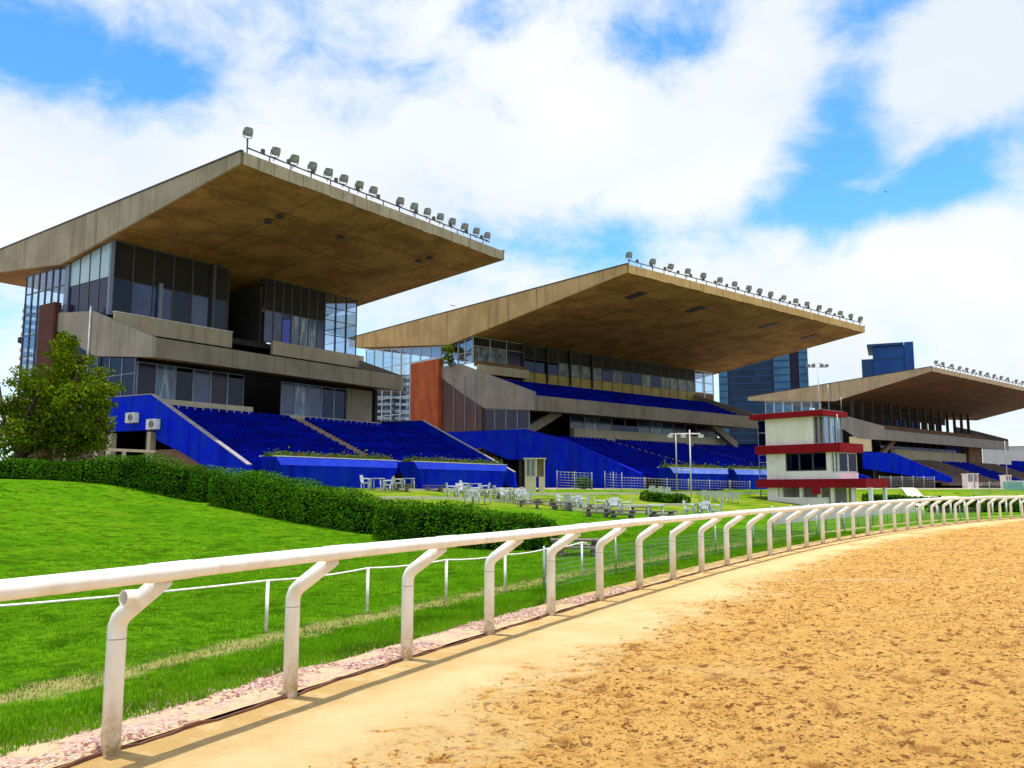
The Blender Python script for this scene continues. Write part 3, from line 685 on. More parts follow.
# ---- middle stand
S2=make_stand((628,265),(864,327),'middle concrete grandstand with tan roof side, yellow panels and bright blue seating'); S=S2
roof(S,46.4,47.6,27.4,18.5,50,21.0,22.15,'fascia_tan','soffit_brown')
sf=soff(27.4,18.5)
terrace(S,[(13,9.75),(21,10.5),(24.5,12.2),(29.4,14.9),(29.9,16.0),(25.5,15.95),(13,11.65)],42,13,(9.75,11.3),'wall_grey','fascia_grey','blue_seat',22,14.0,9)
zt=sf(23.6)-.02
box_part(S,'upper_parapet','sill_concrete',.3,22.4,14.6,8,22.8,15.6)
box_part(S,'upper_parapet','step_brown',.3,23.0,15.5,8,23.3,16.1)
glaze(S.e,(.4,23.6),(8,23.6),15.9,zt,3,[17.9],['grey_blue_glass','top_panel_dark'],frame='frame_light',fw=.08,mid=('violet_glass',.4,0))
glaze(S.e,(8,23.6),(42,23.6),14.1,zt,17,[15.65,17.25],['yellow_panel','grey_blue_glass','top_panel_dark'],frame='frame_dark',fw=.10,mid=('tinted_glass',.35,1))
glaze(S.e,(42,23.6),(46.6,23.6),14.3,zt,2,[15.7,17.2],['step_brown','clear_glass','clear_glass'],frame='frame_light',fw=.2)
for u in (8,12,16,20): box_part(S,'mullion','flashing',u-.08,23.3,14.5,u+.08,23.52,zt)
glaze(S.e,(46.6,23.6),(46.6,29.4),14.75,(zt,sf(27.4)-.05),3,[16.2],['clear_glass']*2,frame='frame_light')
glaze(S.e,(.4,27.6),(.4,23.72),(15.9,15.9),(18.35,zt),3,[17.2],['clear_glass']*2,frame='frame_light',fw=.14)
glaze(S.e,(.4,46.5),(.4,27.6),(9.0,9.0),(20.2,18.4),9,[11.0,13.2,15.6,17.3],['clear_glass']*5,frame='frame_light',fw=.16)
box_part(S,'floor_slab','soffit_brown',.8,23.8,14.1,46,44,14.55)
box_part(S,'back_wall','dark_wall',7,30,1.4,42,30.4,18.4)
box_part(S,'back_wall','dark_wall',3,27,1.4,42,27.3,14.0)
box_part(S,'brick_fin','red_brick',-.5,29.0,1.4,.25,34.6,16.9)
box_part(S,'fin_cap','white_edge',-.5,29.0,16.903,.25,34.6,17.0)
box_part(S,'wood_wall','wood_panel',.02,21.5,6.0,.3,29,14.6)
for v in (22.5,24.4,26.5): box_part(S,'wall_batten','frame_blue',-.05,v,8.3,.016,v+.12,14.4)
box_part(S,'sill','fascia_grey',1.0,16.2,6.9,.9+.2,16.4,7.0)
glaze(S.e,(.3,21.4),(.3,14.0),7.9,(10.45,9.9),4,[],['violet_glass'],frame='frame_blue',fw=.14)
m_=MB(); 
for u in (2.0,37.5):
    k=1 if u<20 else -1
    m_=MB(); a=Vector((u-k*1.8,14.8,7.4)); b=Vector((u+k*3.8,14.8,10.1)); m_.add([a+Vector((0,0,-.5)),b+Vector((0,0,-.5)),b+Vector((0,0,.5)),a+Vector((0,0,.5)),a+Vector((0,.7,-.5)),b+Vector((0,.7,-.5)),b+Vector((0,.7,.5)),a+Vector((0,.7,.5))],[(0,1,2,3),(7,6,5,4),(0,4,5,1),(1,5,6,2),(2,6,7,3),(3,7,4,0)]); m_.build('strut','fascia_grey',S.e)
glaze(S.e,(9.5,17.2),(38,17.2),8.5,10.6,12,[],['navy_glass'],frame='frame_blue',fw=.12,mid=(['violet_glass','lit_glass','tinted_glass'],.6,0))
box_part(S,'sill','sill_concrete',9.4,16.4,7.3,38.6,17.1,8.5)
box_part(S,'back_wall','dark_wall',.6,21.6,1.4,42,21.9,13.2)
box_part(S,'lower_floor','dark_wall',.6,14.2,6.6,42,21.6,6.9)

lower_bowl(S,[(28,8.15),(14.5,7.8),(8.4,6.4),(-1.0,3.0),(-1.2,1.6),(12.5,1.6),(14.6,4.7),(17,4.75),(21.4,6.1),(28,6.2)],44,15.3,7.3,-.5,3.1,17,[14,29],'blue_seat','blue_side',copm='blue_paint')
box_part(S,'undercroft_wall','dark_wall',.6,15.6,1.2,43.5,16.0,6.5)
for (x,y) in ((635.6,295),(695.5,309),(768,325.7),(810.4,336.3)):
    u,v,z=on_soffit(S,sf,x,y); m_=MB(); m_.prism([(v-1.1,sf(v-1.1)-.1),(v+1.1,sf(v+1.1)-.1),(v+1.1,sf(v+1.1)-.003),(v-1.1,sf(v-1.1)-.003)],u-.5,u+.5); m_.build('recess_shade','flashing',S.e)  # black slab below the soffit, stands in for a shaded recess
# ---- far stand
S3=make_stand((932,367),(1040,391),'farthest grandstand at right with dark open gallery under a brown cantilever roof'); S=S3

concrete('fascia_far',(.44,.34,.22),(.36,.27,.175),(.22,.16,.10),[(1,3.1,.03)])
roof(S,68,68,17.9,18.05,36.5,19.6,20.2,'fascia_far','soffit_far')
sf=soff(17.9,18.05)
terrace(S,[(9,10.3),(13.8,10.8),(16.5,12.6),(20,13.9),(20,16.2),(16.0,15.1),(9,12.8)],61,9,(10.35,12.2),'wall_far','wall_far','step_brown',15,13.8,5)
simple('gallery_dark',(.05,.04,.04),.9,c2=(.03,.025,.025))
for u in np.arange(2,60,3.9): box_part(S,'gallery_column','gallery_dark',u-.22,15.4,13.4,u+.22,15.9,sf(15.6)-.05)
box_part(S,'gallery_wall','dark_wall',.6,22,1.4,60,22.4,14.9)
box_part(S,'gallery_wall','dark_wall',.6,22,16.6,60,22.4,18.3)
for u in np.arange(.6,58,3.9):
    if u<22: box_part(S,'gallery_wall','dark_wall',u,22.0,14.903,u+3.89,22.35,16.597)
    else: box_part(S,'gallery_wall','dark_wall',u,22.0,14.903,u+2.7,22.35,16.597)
glaze(S.e,(.5,33),(.5,21),(9,9),(19.2,18.2),6,[12,15],['clear_glass']*3,frame='frame_light',fw=.22)
box_part(S,'cream_wall','beige_box',.05,11.5,8.4,.4,15.5,11.2)
glaze(S.e,(8,13.5),(52,13.5),9.3,11.0,12,[],['tinted_glass'],frame='frame_dark',fw=.12)
box_part(S,'sill','sill_concrete',12,12.6,7.2,46,13.4,9.2)
box_part(S,'pier','step_brown',46.5,12.2,7,54,13.6,11.0)
a=Vector((2.0,10.4,7.8)); b=Vector((7.5,10.4,10.6)); m_=MB(); m_.add([a+Vector((0,0,-.5)),b+Vector((0,0,-.5)),b+Vector((0,0,.4)),a+Vector((0,0,.4)),a+Vector((0,.7,-.5)),b+Vector((0,.7,-.5)),b+Vector((0,.7,.4)),a+Vector((0,.7,.4))],[(0,1,2,3),(7,6,5,4),(0,4,5,1),(1,5,6,2),(2,6,7,3),(3,7,4,0)]); m_.build('strut','step_brown',S.e)
concrete('seat_brown_far',(.13,.085,.075),(.09,.06,.055),(.05,.035,.03))
lower_bowl(S,[(13.2,8.35),(7.5,7.9),(-1.3,3.9),(-2.1,3.5),(-2.1,2.7),(3,3.6),(12.6,5.3),(13.2,5.3)],75,11,7.3,-1.5,2.7,10,[14,27,42,58],'seat_brown_far','blue_side',copm='blue_paint',secmat={2:'blue_seat',4:'blue_seat'})
box_part(S,'undercroft_wall','dark_wall',.6,11.2,1.2,74,11.6,6.5)
# ---- planters before the stands
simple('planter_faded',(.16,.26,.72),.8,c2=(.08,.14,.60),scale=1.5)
def planter(S,u0,u1,vf,label,plants=True,zt=3.55,mat='blue_side',lip='planter_lit'):
    e=empty('planter',world(S,u0,vf,1.6),S.e.rotation_euler.z,label,'planter','blue planters before the stands')
    L=u1-u0; z=zt-1.6; m_=MB()
    bot=[(.75,-.02),(L-.75,-.02),(L-.75,1.3),(.75,1.3)]; mid=[(.25,-.12),(L-.25,-.12),(L-.1,1.5),(.1,1.5)]; top=[(0,.08),(L,.08),(L,1.5),(0,1.5)]
    V=[(x,y,0) for x,y in bot]+[(x,y,z*.74) for x,y in mid]+[(x,y,z) for x,y in top]
    F=[(3,2,1,0)]
    for k in (0,4):
        for i in range(4): j=(i+1)%4; F.append((k+i,k+j,k+4+j,k+4+i))
    F.append((8,9,10,11)); m_.add(V,F); m_.build('box',mat,e)
    m_=MB(); m_.add([(.23,-.126,z*.74+.02),(L-.23,-.126,z*.74+.02),(L,.07,z-.0),(0,.07,z-.0),(.23,-.10,z*.74),(L-.23,-.10,z*.74),(L,.10,z-.02),(0,.10,z-.02)],[(0,1,2,3),(7,6,5,4),(0,4,5,1),(1,5,6,2),(2,6,7,3),(3,7,4,0)]); m_.build('sloping_lip',lip,e)
    m_=MB(); m_.box(-.05,.05,z+.002,L+.05,.34,z+.06); m_.box(-.05,1.42,z+.002,L+.05,1.54,z+.08); m_.build('rim','white_edge',e)
    m_=MB(); m_.box(.03,.345,z+.003,L-.03,1.415,z+.04); m_.build('soil','soil',e)
    n=int(L*160); P=np.stack([rng.uniform(.1,L-.1,n),rng.uniform(.3,1.4,n),z+.03+rng.gamma(2,.07,n)*(.5+fbm(rng.uniform(0,L,n),np.zeros(n),.8,2,3))],-1)
    if plants:
        V,F,r=leaves(P,.13); npmesh('plants',V,F,'leaf_plant',e,rnd=r)
    return e
planter(S1,.9,11.2,-3.1,'blue flared planter with low plants, left of two before the nearest stand')
planter(S1,12.9,23.9,-3.1,'blue flared planter with low plants, right of two before the nearest stand')
planter(S2,1.4,10.2,-3.4,'faded blue planter left of the lamp gantry before the middle stand',lip='planter_faded')
planter(S2,11.2,19.0,-3.4,'faded blue planter right of the lamp gantry before the middle stand',lip='planter_faded')
planter(S2,20.2,29.0,-3.4,'faded blue planter beside the red and white tower before the middle stand',lip='planter_faded')
# ---- floodlights
def make_flood():
    e=empty('floodlight',(0,0,0))
    m_=MB(); V=[]
    for (y,w,h) in ((-.20,.34,.34),(.05,.34,.34),(.26,.2,.2)):
        for k in range(12):
            a=2*math.pi*k/12; sx=math.copysign(abs(math.cos(a))**.45,math.cos(a)); sz=math.copysign(abs(math.sin(a))**.45,math.sin(a)); V.append((sx*w,y,sz*h))
    F=[]
    for j in range(2):
        for k in range(12): k2=(k+1)%12; F.append((j*12+k,j*12+k2,j*12+12+k2,j*12+12+k))
    F+=[tuple(range(11,-1,-1)),tuple(range(24,36))]; m_.add(V,F); o=m_.build('housing','lamp_housing',e)
    m_=MB(); m_.box(-.28,-.215,-.28,.28,-.204,.28); m_.build('lens','lamp_glass',e)
    m_=MB(); m_.tube([(-.38,0,.05),(-.38,0,-.3),(-.3,0,-.46),(0,0,-.5),(.3,0,-.46),(.38,0,-.3),(.38,0,.05)],.03,6); m_.tube([(0,0,-.5),(0,0,-.8)],.035,6); m_.build('bracket','dark_metal',e)
    for c in e.children:
        c.rotation_euler=(0,0,0)
    return e
FL0=make_flood(); first=True
NUM=['first','second','third','fourth','fifth','sixth','seventh','eighth','ninth','tenth','eleventh','twelfth','thirteenth','fourteenth','fifteenth','sixteenth','seventeenth','eighteenth','nineteenth']
def floods(S,xs,edge0,edge1,where,high=None,sc=1.0):
    global first
    L=S.L
    r=MB(); z=22.56+.55; us=[]
    for i,x in enumerate(xs):
        f=(x-edge0[0])/(edge1[0]-edge0[0]); y=edge0[1]+(edge1[1]-edge0[1])*f
        u,_=front_u(S,x,y,.35); u=min(u,L-.2) if x<1020 else u; us.append(u)
        zz=z+.62*sc+(.55 if high and i==0 else 0)
        tl=math.radians(random.uniform(-8,8))
        kw=dict(location=world(S,u,.35,zz),rotation_euler=(math.radians(random.uniform(8,24)),random.uniform(-.05,.05),S.e.rotation_euler.z+tl-.25),scale=(sc,sc,sc),
            label=f'grey floodlight on the {where} roof edge, {NUM[i]} from the left',category='floodlight',group='floodlights along the roof edges')
        if first:
            first=False; q=FL0
            for k,v in kw.items():
                if k in('location','rotation_euler','scale'): setattr(q,k,v)
                else: q[k]=v
        else: dup(FL0,**kw)
    ue=max(us[-1],0)+.4; r.tube([(max(us[0],.1),.35,z),(ue,.35,z)],.05,6)
    for u in np.arange(max(us[0],.1),ue,1.75): r.tube([(u,.35,22.5),(u,.35,z)],.045,6)
    for u in np.arange(us[0]+1.2,ue,2.1): r.box(u-.1,.25,z+.02,u+.1,.45,z+.3)
    for u in us: r.tube([(u,.35,z),(u,.35,z+.1)],.05,6)
    if high: r.tube([(us[0],.35,z),(us[0],.35,z+.6)],.05,6)
    r.build('lamp_rail','dark_metal',S.e)
floods(S1,[247,275,294,312,328,343.5,359,373,400,414,427,440,452,464.5,476,487],(243,153),(503,252),'nearest',high=True,sc=.82)
floods(S2,[629,652.7,670.7,687.8,703.4,720,734.7,749,759.8,770.8,783.8,795.9,807.2,819.4,829.9,840.5,851,861],(628,265),(864,327),'middle',sc=.85)
floods(S3,[936.3,943,952,960,967,974,980.7,987.6,994.6,1001.5,1008,1016.5,1023],(932,367),(1040,391),'farthest',sc=.9)
# ---- air conditioners on the near blue wall
def aircon(px,py,label):
    O=(S1.O[0],S1.O[1]); q=on_plane(px,py,O,S1.u); 
    e=empty('air_conditioner',q,S1.e.rotation_euler.z,label,'air conditioner','air conditioners on the blue wall')
    m_=MB(); m_.box(-.48,-.5,-.33,-.08,.5,.33); m_.build('casing','white_plastic',e)
    m_=MB()
    for k in range(4): 
        R=.26-.06*k; m_.tube([(-.49-.004*k,-.12+R*math.cos(a),R*math.sin(a)) for a in np.linspace(0,2*math.pi,17)],.012,5,cap=False)
    m_.build('fan_grille','dark_metal',e)
    m_=MB(); m_.tube([(-.46,.2,-.36),(0,.2,-.36)],.025,6); m_.tube([(-.46,-.3,-.36),(0,-.3,-.36)],.025,6); m_.build('bracket','grey_metal',e)
aircon(136,418,'white air conditioner on the blue wall by the tree, the left and higher one')
aircon(157,424.5,'white air conditioner on the blue wall, the right and lower one')
# ------------------------------------------------------------------ judge tower
TD=68.0; ub=(.758,.652); ua=(.652,-.758)   # ub: into the depth to the right, ua: to the right along the front
C=at_d(866,489,TD); Cx,Cy=C[0],C[1]
def ta_(px,py,b=0.0):
    O=(Cx+ub[0]*b,Cy+ub[1]*b); q=on_plane(px,py,O,ub); return (q[0]-O[0])*ua[0]+(q[1]-O[1])*ua[1],q[2]
tw=empty('judge_tower',(Cx,Cy,0),math.atan2(ua[1],ua[0]),'three storey white tower with dark red slab bands and glass corners beside the track','tower')
def tb_(name,mat,a0,b0,z0,a1,b1,z1,par=None):
    m_=MB(); m_.box(a0,b0,z0,a1,b1,z1); return m_.build(name,mat,par or tw)
DPT=3.9
aL0=ta_(756,485)[0]; aL=ta_(765,485)[0]; aM=ta_(840,448)[0]; aT=ta_(824,412)[0]; aTL=ta_(750,418)[0]
zl0,zl1=ta_(866,487.5)[1],ta_(866,478.5)[1]; zm0,zm1=ta_(840,451.5)[1],ta_(840,442.5)[1]; zt0,zt1=ta_(824,415)[1],ta_(824,409.5)[1]
tb_('slab_band','red_band',aL0,0,zl0,0,DPT,zl1); tb_('slab_band','red_band',aL0,0,zm0,aM,DPT,zm1); tb_('roof_band','red_band',aTL,-.15,zt0,aT,DPT,zt1)
tb_('roof_top','grey_metal',aTL+.2,.1,zt1+.002,aT-.2,DPT-.2,zt1+.06)
# ground floor
aG=ta_(776,500)[0]; aG2=ta_(826,500)[0]
tb_('wall','old_white',aL,.35,-.3,aG,DPT-.3,zl0-.003)
tb_('wall','old_white',aG,.4,-.3,aG2,.6,.95)
tb_('wall','old_white',aG+.003,DPT-.5,-.3,aG2,DPT-.3,zl0-.003)
for px in (777,797,815,828,849,866): 
    a=ta_(px,500)[0]; tb_('column','old_white',a+.0,.42,-.3,a+.28,.68,zl0-.003)
for px in (850,884): a=ta_(px,500,DPT-.4)[0]; tb_('column','old_white',a,DPT-.6,-.3,a+.26,DPT-.35,zl0-.003)
# middle floor
aW1=ta_(783,460)[0]; aW2=ta_(824,460)[0]; aC=ta_(829,460)[0]
zs=ta_(800,471)[1]
tb_('wall','old_white',aL,.35,zl1+.003,aW1,DPT-.4,zm0-.003)
tb_('wall','old_white',aW1+.003,.35,zl1+.003,aC,.6,zs)
tb_('wall','old_white',aW2,.35,zs+.003,aC,.7,zm0-.003)
tb_('wall','old_white',aW1+.003,DPT-.6,zl1+.003,aC,DPT-.4,zm0-.003)
glaze(tw,(aW1+.01,.5),(aW2-.01,.5),zs+.01,zm0-.01,3,[],['tinted_glass'],frame='frame_dark',fw=.14)
tb_('corner_sill','old_white',aC+.003,.25,zl1+.003,aM-.3,.5,zs-.15); 
tb_('corner_sill','old_white',aM-.55,.503,zl1+.003,aM-.3,DPT-.5,zs-.15)
glaze(tw,(aC+.01,.4),(aM-.42,.4),zs-.14,zm0-.01,2,[],['tinted_glass'],frame='white_edge',fw=.16)
glaze(tw,(aM-.42,.4),(aM-.42,DPT-.5),zs-.14,zm0-.01,2,[],['tinted_glass'],frame='white_edge',fw=.16)
tb_('interior_wall','dark_wall',aW1+.01,2.6,zl1+.01,aC+.3,2.8,zm0-.01)
# top floor
aU=ta_(811,430)[0]
tb_('wall','cream_render',aL,.35,zm1+.003,aU,.6,zt0-.003); tb_('wall','cream_render',aL,DPT-.6,zm1+.003,aU,DPT-.4,zt0-.003); tb_('wall','cream_render',aL,.603,zm1+.003,aL+.2,DPT-.603,zt0-.003)
glaze(tw,(aU+.01,.45),(aT-.35,.45),zm1+.01,zt0-.01,2,[],['clear_glass'],frame='grey_metal',fw=.14)
glaze(tw,(aT-.35,.45),(aT-.35,DPT-.5),zm1+.01,zt0-.01,3,[],['clear_glass'],frame='grey_metal',fw=.14)
m_=MB(); m_.tube([(aM-.2,.15,zm1),(aM-.2,.15,zt0)],.04,6); m_.tube([(aU+.6,2,zt1),(aU+.6,2,zt1+2.3)],.03,6); m_.tube([(aU+1.4,2.6,zt1),(aU+1.4,2.6,zt1+1.2)],.03,6); m_.build('mast','grey_metal',tw)
# stair cage at the left
glaze(tw,(aL-1.1,.9),(aL-.05,.9),-.2,zm0,1,[1.2,2.6,4.0],['clear_glass']*4,frame='grey_metal',fw=.12)
glaze(tw,(aL-1.1,.9),(aL-.05,.9),zm1,zt0,1,[zm1+1.2],['blue_glass','blue_glass'],frame='grey_metal',fw=.12)
tb_('stair_wall','dark_wall',aL-1.0,2.2,-.3,aL-.05,2.4,zt0-.01)
m_=MB(); x=ta_(817,489)[0]; m_.box(x-.45,-.03,zl0-.55,x+.3,-.003,zl1); m_.build('banner','red_band',tw)
# ------------------------------------------------------------------ distant buildings
def far_box(name,px0,px1,ytop,D,depth,label,parts,rot=0.0):
    a=at_d(px0,489,D); b=at_d(px1,489,D); h=at_d(px0,ytop,D)[2]
    az_=math.atan2((a[0]+b[0])/2,D); e=empty(name,(a[0],D,0),-az_,label,'building'); return e,(b[0]-a[0])*math.cos(az_),h
# dark glass office tower
e,W,H=far_box('office_tower',722,812,350,430,40,'dark blue glass office tower with light and dark vertical bands behind the middle stand',None)
cols=[(0,.10,'tower_light',.86),(.10,.40,'tower_dark',.93),(.40,.62,'tower_dark',.96),(.62,.80,'tower_light',1.0),(.80,.90,'tower_dark2',1.0),(.90,1.0,'tower_light',1.02)]
simple('tower_dark2',(.018,.012,.04),.6,spec=.2)
for a0,a1,mt,hf in cols:
    m_=MB(); m_.box(a0*W+.02,0 if 'light' in mt else 1.2,0,a1*W-.02,38,H*hf); o=m_.build('facade_bay',mt,e)
    for z in np.arange(4,H*hf-2,3.6): m_=MB(); m_.box(a0*W+.3,(0 if 'light' in mt else 1.2)-.25,z,a1*W-.3,(0 if 'light' in mt else 1.2)-.003,z+.55); m_.build('floor_band','tower_blue' if mt!='tower_dark2' else 'tower_dark2',o)
e,W,H=far_box('office_tower',868,921,346,520,40,'bright blue glass building with a flat cap behind the farthest stand',None)
m_=MB(); m_.box(0,0,0,W*.22,34,H*.905); m_.build('facade_bay','tower_blue',e)
m_=MB(); m_.box(W*.222,-1,0,W*.83,36,H*.985); m_.build('facade_bay','tower_blue2' if 'tower_blue2' in M else simple('tower_blue2',(.006,.045,.22),.4,c2=(.01,.07,.27),scale=.06,spec=.2).name,e)
m_=MB(); m_.box(W*.832,-2,0,W,34,H*1.005); m_.build('facade_bay','tower_blue2',e)
m_=MB(); m_.box(W*.12,-3,H*.987,W*.82,36,H*1.003); m_.build('roof_cap','tower_blue',e)
m_=MB()
for i_,z in enumerate(np.arange(8,H*.9,18)): m_=MB(); m_.box(W*.225,-1.2,z,W*.825,-1.003,z+1.2); m_.build('floor_band','tower_blue',e)
# louvred blocks behind the near stand
simple('louvre',(.55,.58,.62),.7,c2=(.46,.49,.53),scale=.3)
simple('louvre_void',(.035,.04,.06),.4)
for (x0,x1,yt,D,lb) in ((11,58,305,120,'block with pale horizontal louvres seen left of the nearest stand behind the tree'),(366,442,374,140,'block with pale horizontal louvres in the gap between nearest and middle stands')):
    e,W,H=far_box('louvred_building',x0,x1,yt,D,14,lb,None)
    m_=MB(); m_.box(0,0,0,W,12,H); m_.build('wall','louvre_void',e)
    m_=MB()
    for z in np.arange(1.5,H-.4,1.15): m_.box(-.15,-.9,z,W+.15,-.003,z+.42)
    m_.build('louvres','louvre',e)
    for f in (.0,.33,.66,.97):
        m_=MB(); m_.box(f*W,-1.1,0,f*W+.35,-.903,H); m_.build('pier','louvre_void',e)
e,W,H=far_box('hall',985,1120,447,330,20,'long pale low hall on the horizon at the far right',None)
m_=MB(); m_.box(0,0,0,W,30,H); m_.build('wall','far_grey',e)
m_=MB(); m_.prism([(-1,H+.003),(31,H+.003),(15,H+2.5)],-.5,W+.5); m_.build('roof','far_grey',e)
# ------------------------------------------------------------------ planting
def hedge(pts,label,n_per=900,mat='leaf_hedge',LS=.045):
    """pts: list of ((x,y),width,height)"""
    P=[Vector((p[0][0],p[0][1],0)) for p in pts]; dist=[0]
    for i in range(1,len(P)): dist.append(dist[-1]+(P[i]-P[i-1]).length)
    L=dist[-1]; e=empty('hedge',(P[0].x,P[0].y,height(P[0].x,P[0].y)),0,label,'hedge','clipped hedges on the slope'); o=Vector(e.location)
    def at(d):
        d=min(max(d,0),L)
        for i in range(1,len(P)):
            if d<=dist[i] or i==len(P)-1:
                f=(d-dist[i-1])/(dist[i]-dist[i-1]); c=P[i-1].lerp(P[i],f); dr=(P[i]-P[i-1]).normalized(); return c,dr,lerp(pts[i-1][1],pts[i][1],f),lerp(pts[i-1][2],pts[i][2],f)
    n=int(L*n_per); Q=np.zeros((n,3)); dd=rng.uniform(0,L,n); aa=rng.uniform(0,1,n); rr=rng.uniform(.74,1.04,n); Hh=np.zeros(n); Ww=np.zeros(n)
    for k in range(n):
        c,dr,w,h=at(dd[k]); nr=Vector((-dr.y,dr.x,0)); Hh[k]=h; Ww[k]=w
        lump=1+.10*(math.sin(dd[k]*1.7)+math.sin(dd[k]*.83+2))*.5+.05*math.sin(dd[k]*5.1+aa[k]*4)
        tap=min(1,math.sqrt(max(0.05,min(dd[k],L-dd[k])/(w*.5)))) if min(dd[k],L-dd[k])<w*.5 else 1
        q=aa[k]*(2*h+w)  # perimeter
        if q<h: u=-w/2; z=q
        elif q<h+w: u=q-h-w/2; z=h
        else: u=w/2; z=q-h-w
        # round shoulders
        fz=z/h; u*= (1-.22*max(0,fz-.6)/.4*(abs(u)/(w/2)))
        if fz>.99: z-= .16*h*(abs(u)/(w/2))**3
        p=c+nr*u*rr[k]*lump*tap; zz=height(p.x,p.y)+z*rr[k]*(1+.06*math.sin(dd[k]*2.3))*(.6+.4*tap)
        Q[k]=(p.x-o.x,p.y-o.y,zz-o.z)
    V,F,r=leaves(Q,LS,1.5,(aa*(2*Hh+Ww)>Hh*.93)&(aa*(2*Hh+Ww)<Hh*1.07+Ww)); npmesh('foliage',V,F,mat,e,rnd=r)
    m_=MB(); V=[]; k=0
    ds=np.linspace(.6,L-.6,max(3,int(L/1.0)))
    for d in ds:
        c,dr,w,h=at(d); nr=Vector((-dr.y,dr.x,0)); w*=.7; h*=.76
        for u,z in ((-w/2,-.2),(-w/2,h*.8),(-w*.34,h),(w*.34,h),(w/2,h*.8),(w/2,-.2)):
            p=c+nr*u; V.append((p.x-o.x,p.y-o.y,height(p.x,p.y)+z-o.z))
    F=[]
    for i in range(len(ds)-1):
        for j in range(6): F.append((i*6+j,i*6+(j+1)%6,i*6+6+(j+1)%6,i*6+6+j))
    F+=[tuple(range(5,-1,-1)),tuple(len(V)-6+j for j in range(6))]
    m_.add(V,F); m_.build('shade_core','hedge_core',e)  # solid near-black core, stands in for the shade inside the hedge
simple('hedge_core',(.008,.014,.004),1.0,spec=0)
def hp(px,py): q=hit(px,py); return (q[0],q[1])
def hd(px,D): q=at_d(px,489,D); return (q[0],q[1])
hedge([(hd(-60,36),1.4,.72),(hd(15,36),1.4,.75),(hd(85,36.5),1.5,.82),(hd(108,36.8),1.5,1.15),(hd(150,37),1.7,1.42),(hd(200,36.7),1.7,1.42),(hd(228,36),1.5,1.3)],'clipped green hedge below the tree, left piece of three on the slope',3000)
hedge([(hd(219,35.8),1.7,1.4),(hd(270,33),1.8,1.45),(hd(330,30.3),1.8,1.3),(hd(392,28),1.7,1.05)],'clipped hedge in the middle of the slope, between its two neighbours',3200)
hedge([(hd(383,27.2),1.7,1.12),(hd(440,25.3),1.8,1.18),(hd(500,24.3),1.7,1.02),(hd(559,23.8),1.5,.86)],'clipped hedge nearest the rail, right piece of three, with a rounded end',3400)
def blob_leaves(c,rad,n): 
    d=rng.normal(size=(n,3)); d/=np.linalg.norm(d,axis=1)[:,None]; r=rng.uniform(.35,1,n)**.5
    return np.array(c)+d*r[:,None]*np.array(rad)
# tree
q=hd(17,38); tz=height(*q); tr=empty('tree',(q[0],q[1],tz),0,'bushy tree with a short leaning trunk and pointed leafy top beside the nearest stand','tree')
m_=MB(); m_.tube([(0,0,-.3),(.0,0,.4),(.12,0,1.0),(.3,.05,1.5)],[.36,.28,.24,.2],10)
limbs=[[(0.1,0,.9),(-.6,0,1.9),(-1.0,.1,3.2),(-1.1,0,4.1)],[(.3,.05,1.4),(1.0,.1,2.3),(1.9,.2,3.3),(2.3,.2,5.2)],[(.15,0,1.1),(1.3,-.2,1.5),(2.6,-.3,2.1),(3.6,-.2,2.5)],[(.3,.05,1.5),(.4,.6,2.8),(.8,.8,4.2)],[(.3,0,1.5),(.6,-.7,2.6),(1.2,-1.0,3.6)]]
for l in limbs: m_.tube(l,[.17,.11,.07,.03][:len(l)],7)
for k in range(26):
    l=random.choice(limbs); p=Vector(random.choice(l[1:])); dv=Vector((random.uniform(-1,1),random.uniform(-1,1),random.uniform(.1,1)))*.9; m_.tube([p,p+dv*.6,p+dv],[.035,.02,.008],5)
m_.build('trunk','bark',tr)
cl=[]
# px/py centres of foliage clumps at the tree's depth -> local coordinates
for (x,y,r) in ((66,348,.55),(60,368,.65),(75,362,.6),(84,378,.75),(62,388,.8),(40,386,.6),(96,384,.6),(25,388,.5),(16,404,.5),(38,404,.8),(60,408,.9),(82,402,.9),(104,402,.65),(14,424,.7),(34,426,.95),(58,430,1.0),(82,426,.95),(96,422,.6),(24,444,.8),(48,442,.8),(72,444,.75),(92,440,.6),(8,412,.5),(70,340,.35),(84,438,.5)):
    p=at_d(x,y,38+random.uniform(-1.2,1.2)); cl.append((p[0]-q[0],p[1]-q[1],p[2]-tz,r))
PP=[]
for (x,y,z,r) in cl:
    for k in range(11):
        o_=Vector((random.gauss(0,1),random.gauss(0,1.3),random.gauss(0,.9)))*r*.55
        rr=r*random.uniform(.22,.62); PP.append(blob_leaves((x+o_.x,y+o_.y,z+o_.z),(rr*1.3,rr*1.3,rr*.8),int(300*rr)))
P=np.concatenate(PP); P=P+rng.normal(0,.07,P.shape); V,F,r=leaves(P,.085,2.0); npmesh('crown',V,F,'leaf_tree',tr,rnd=r)
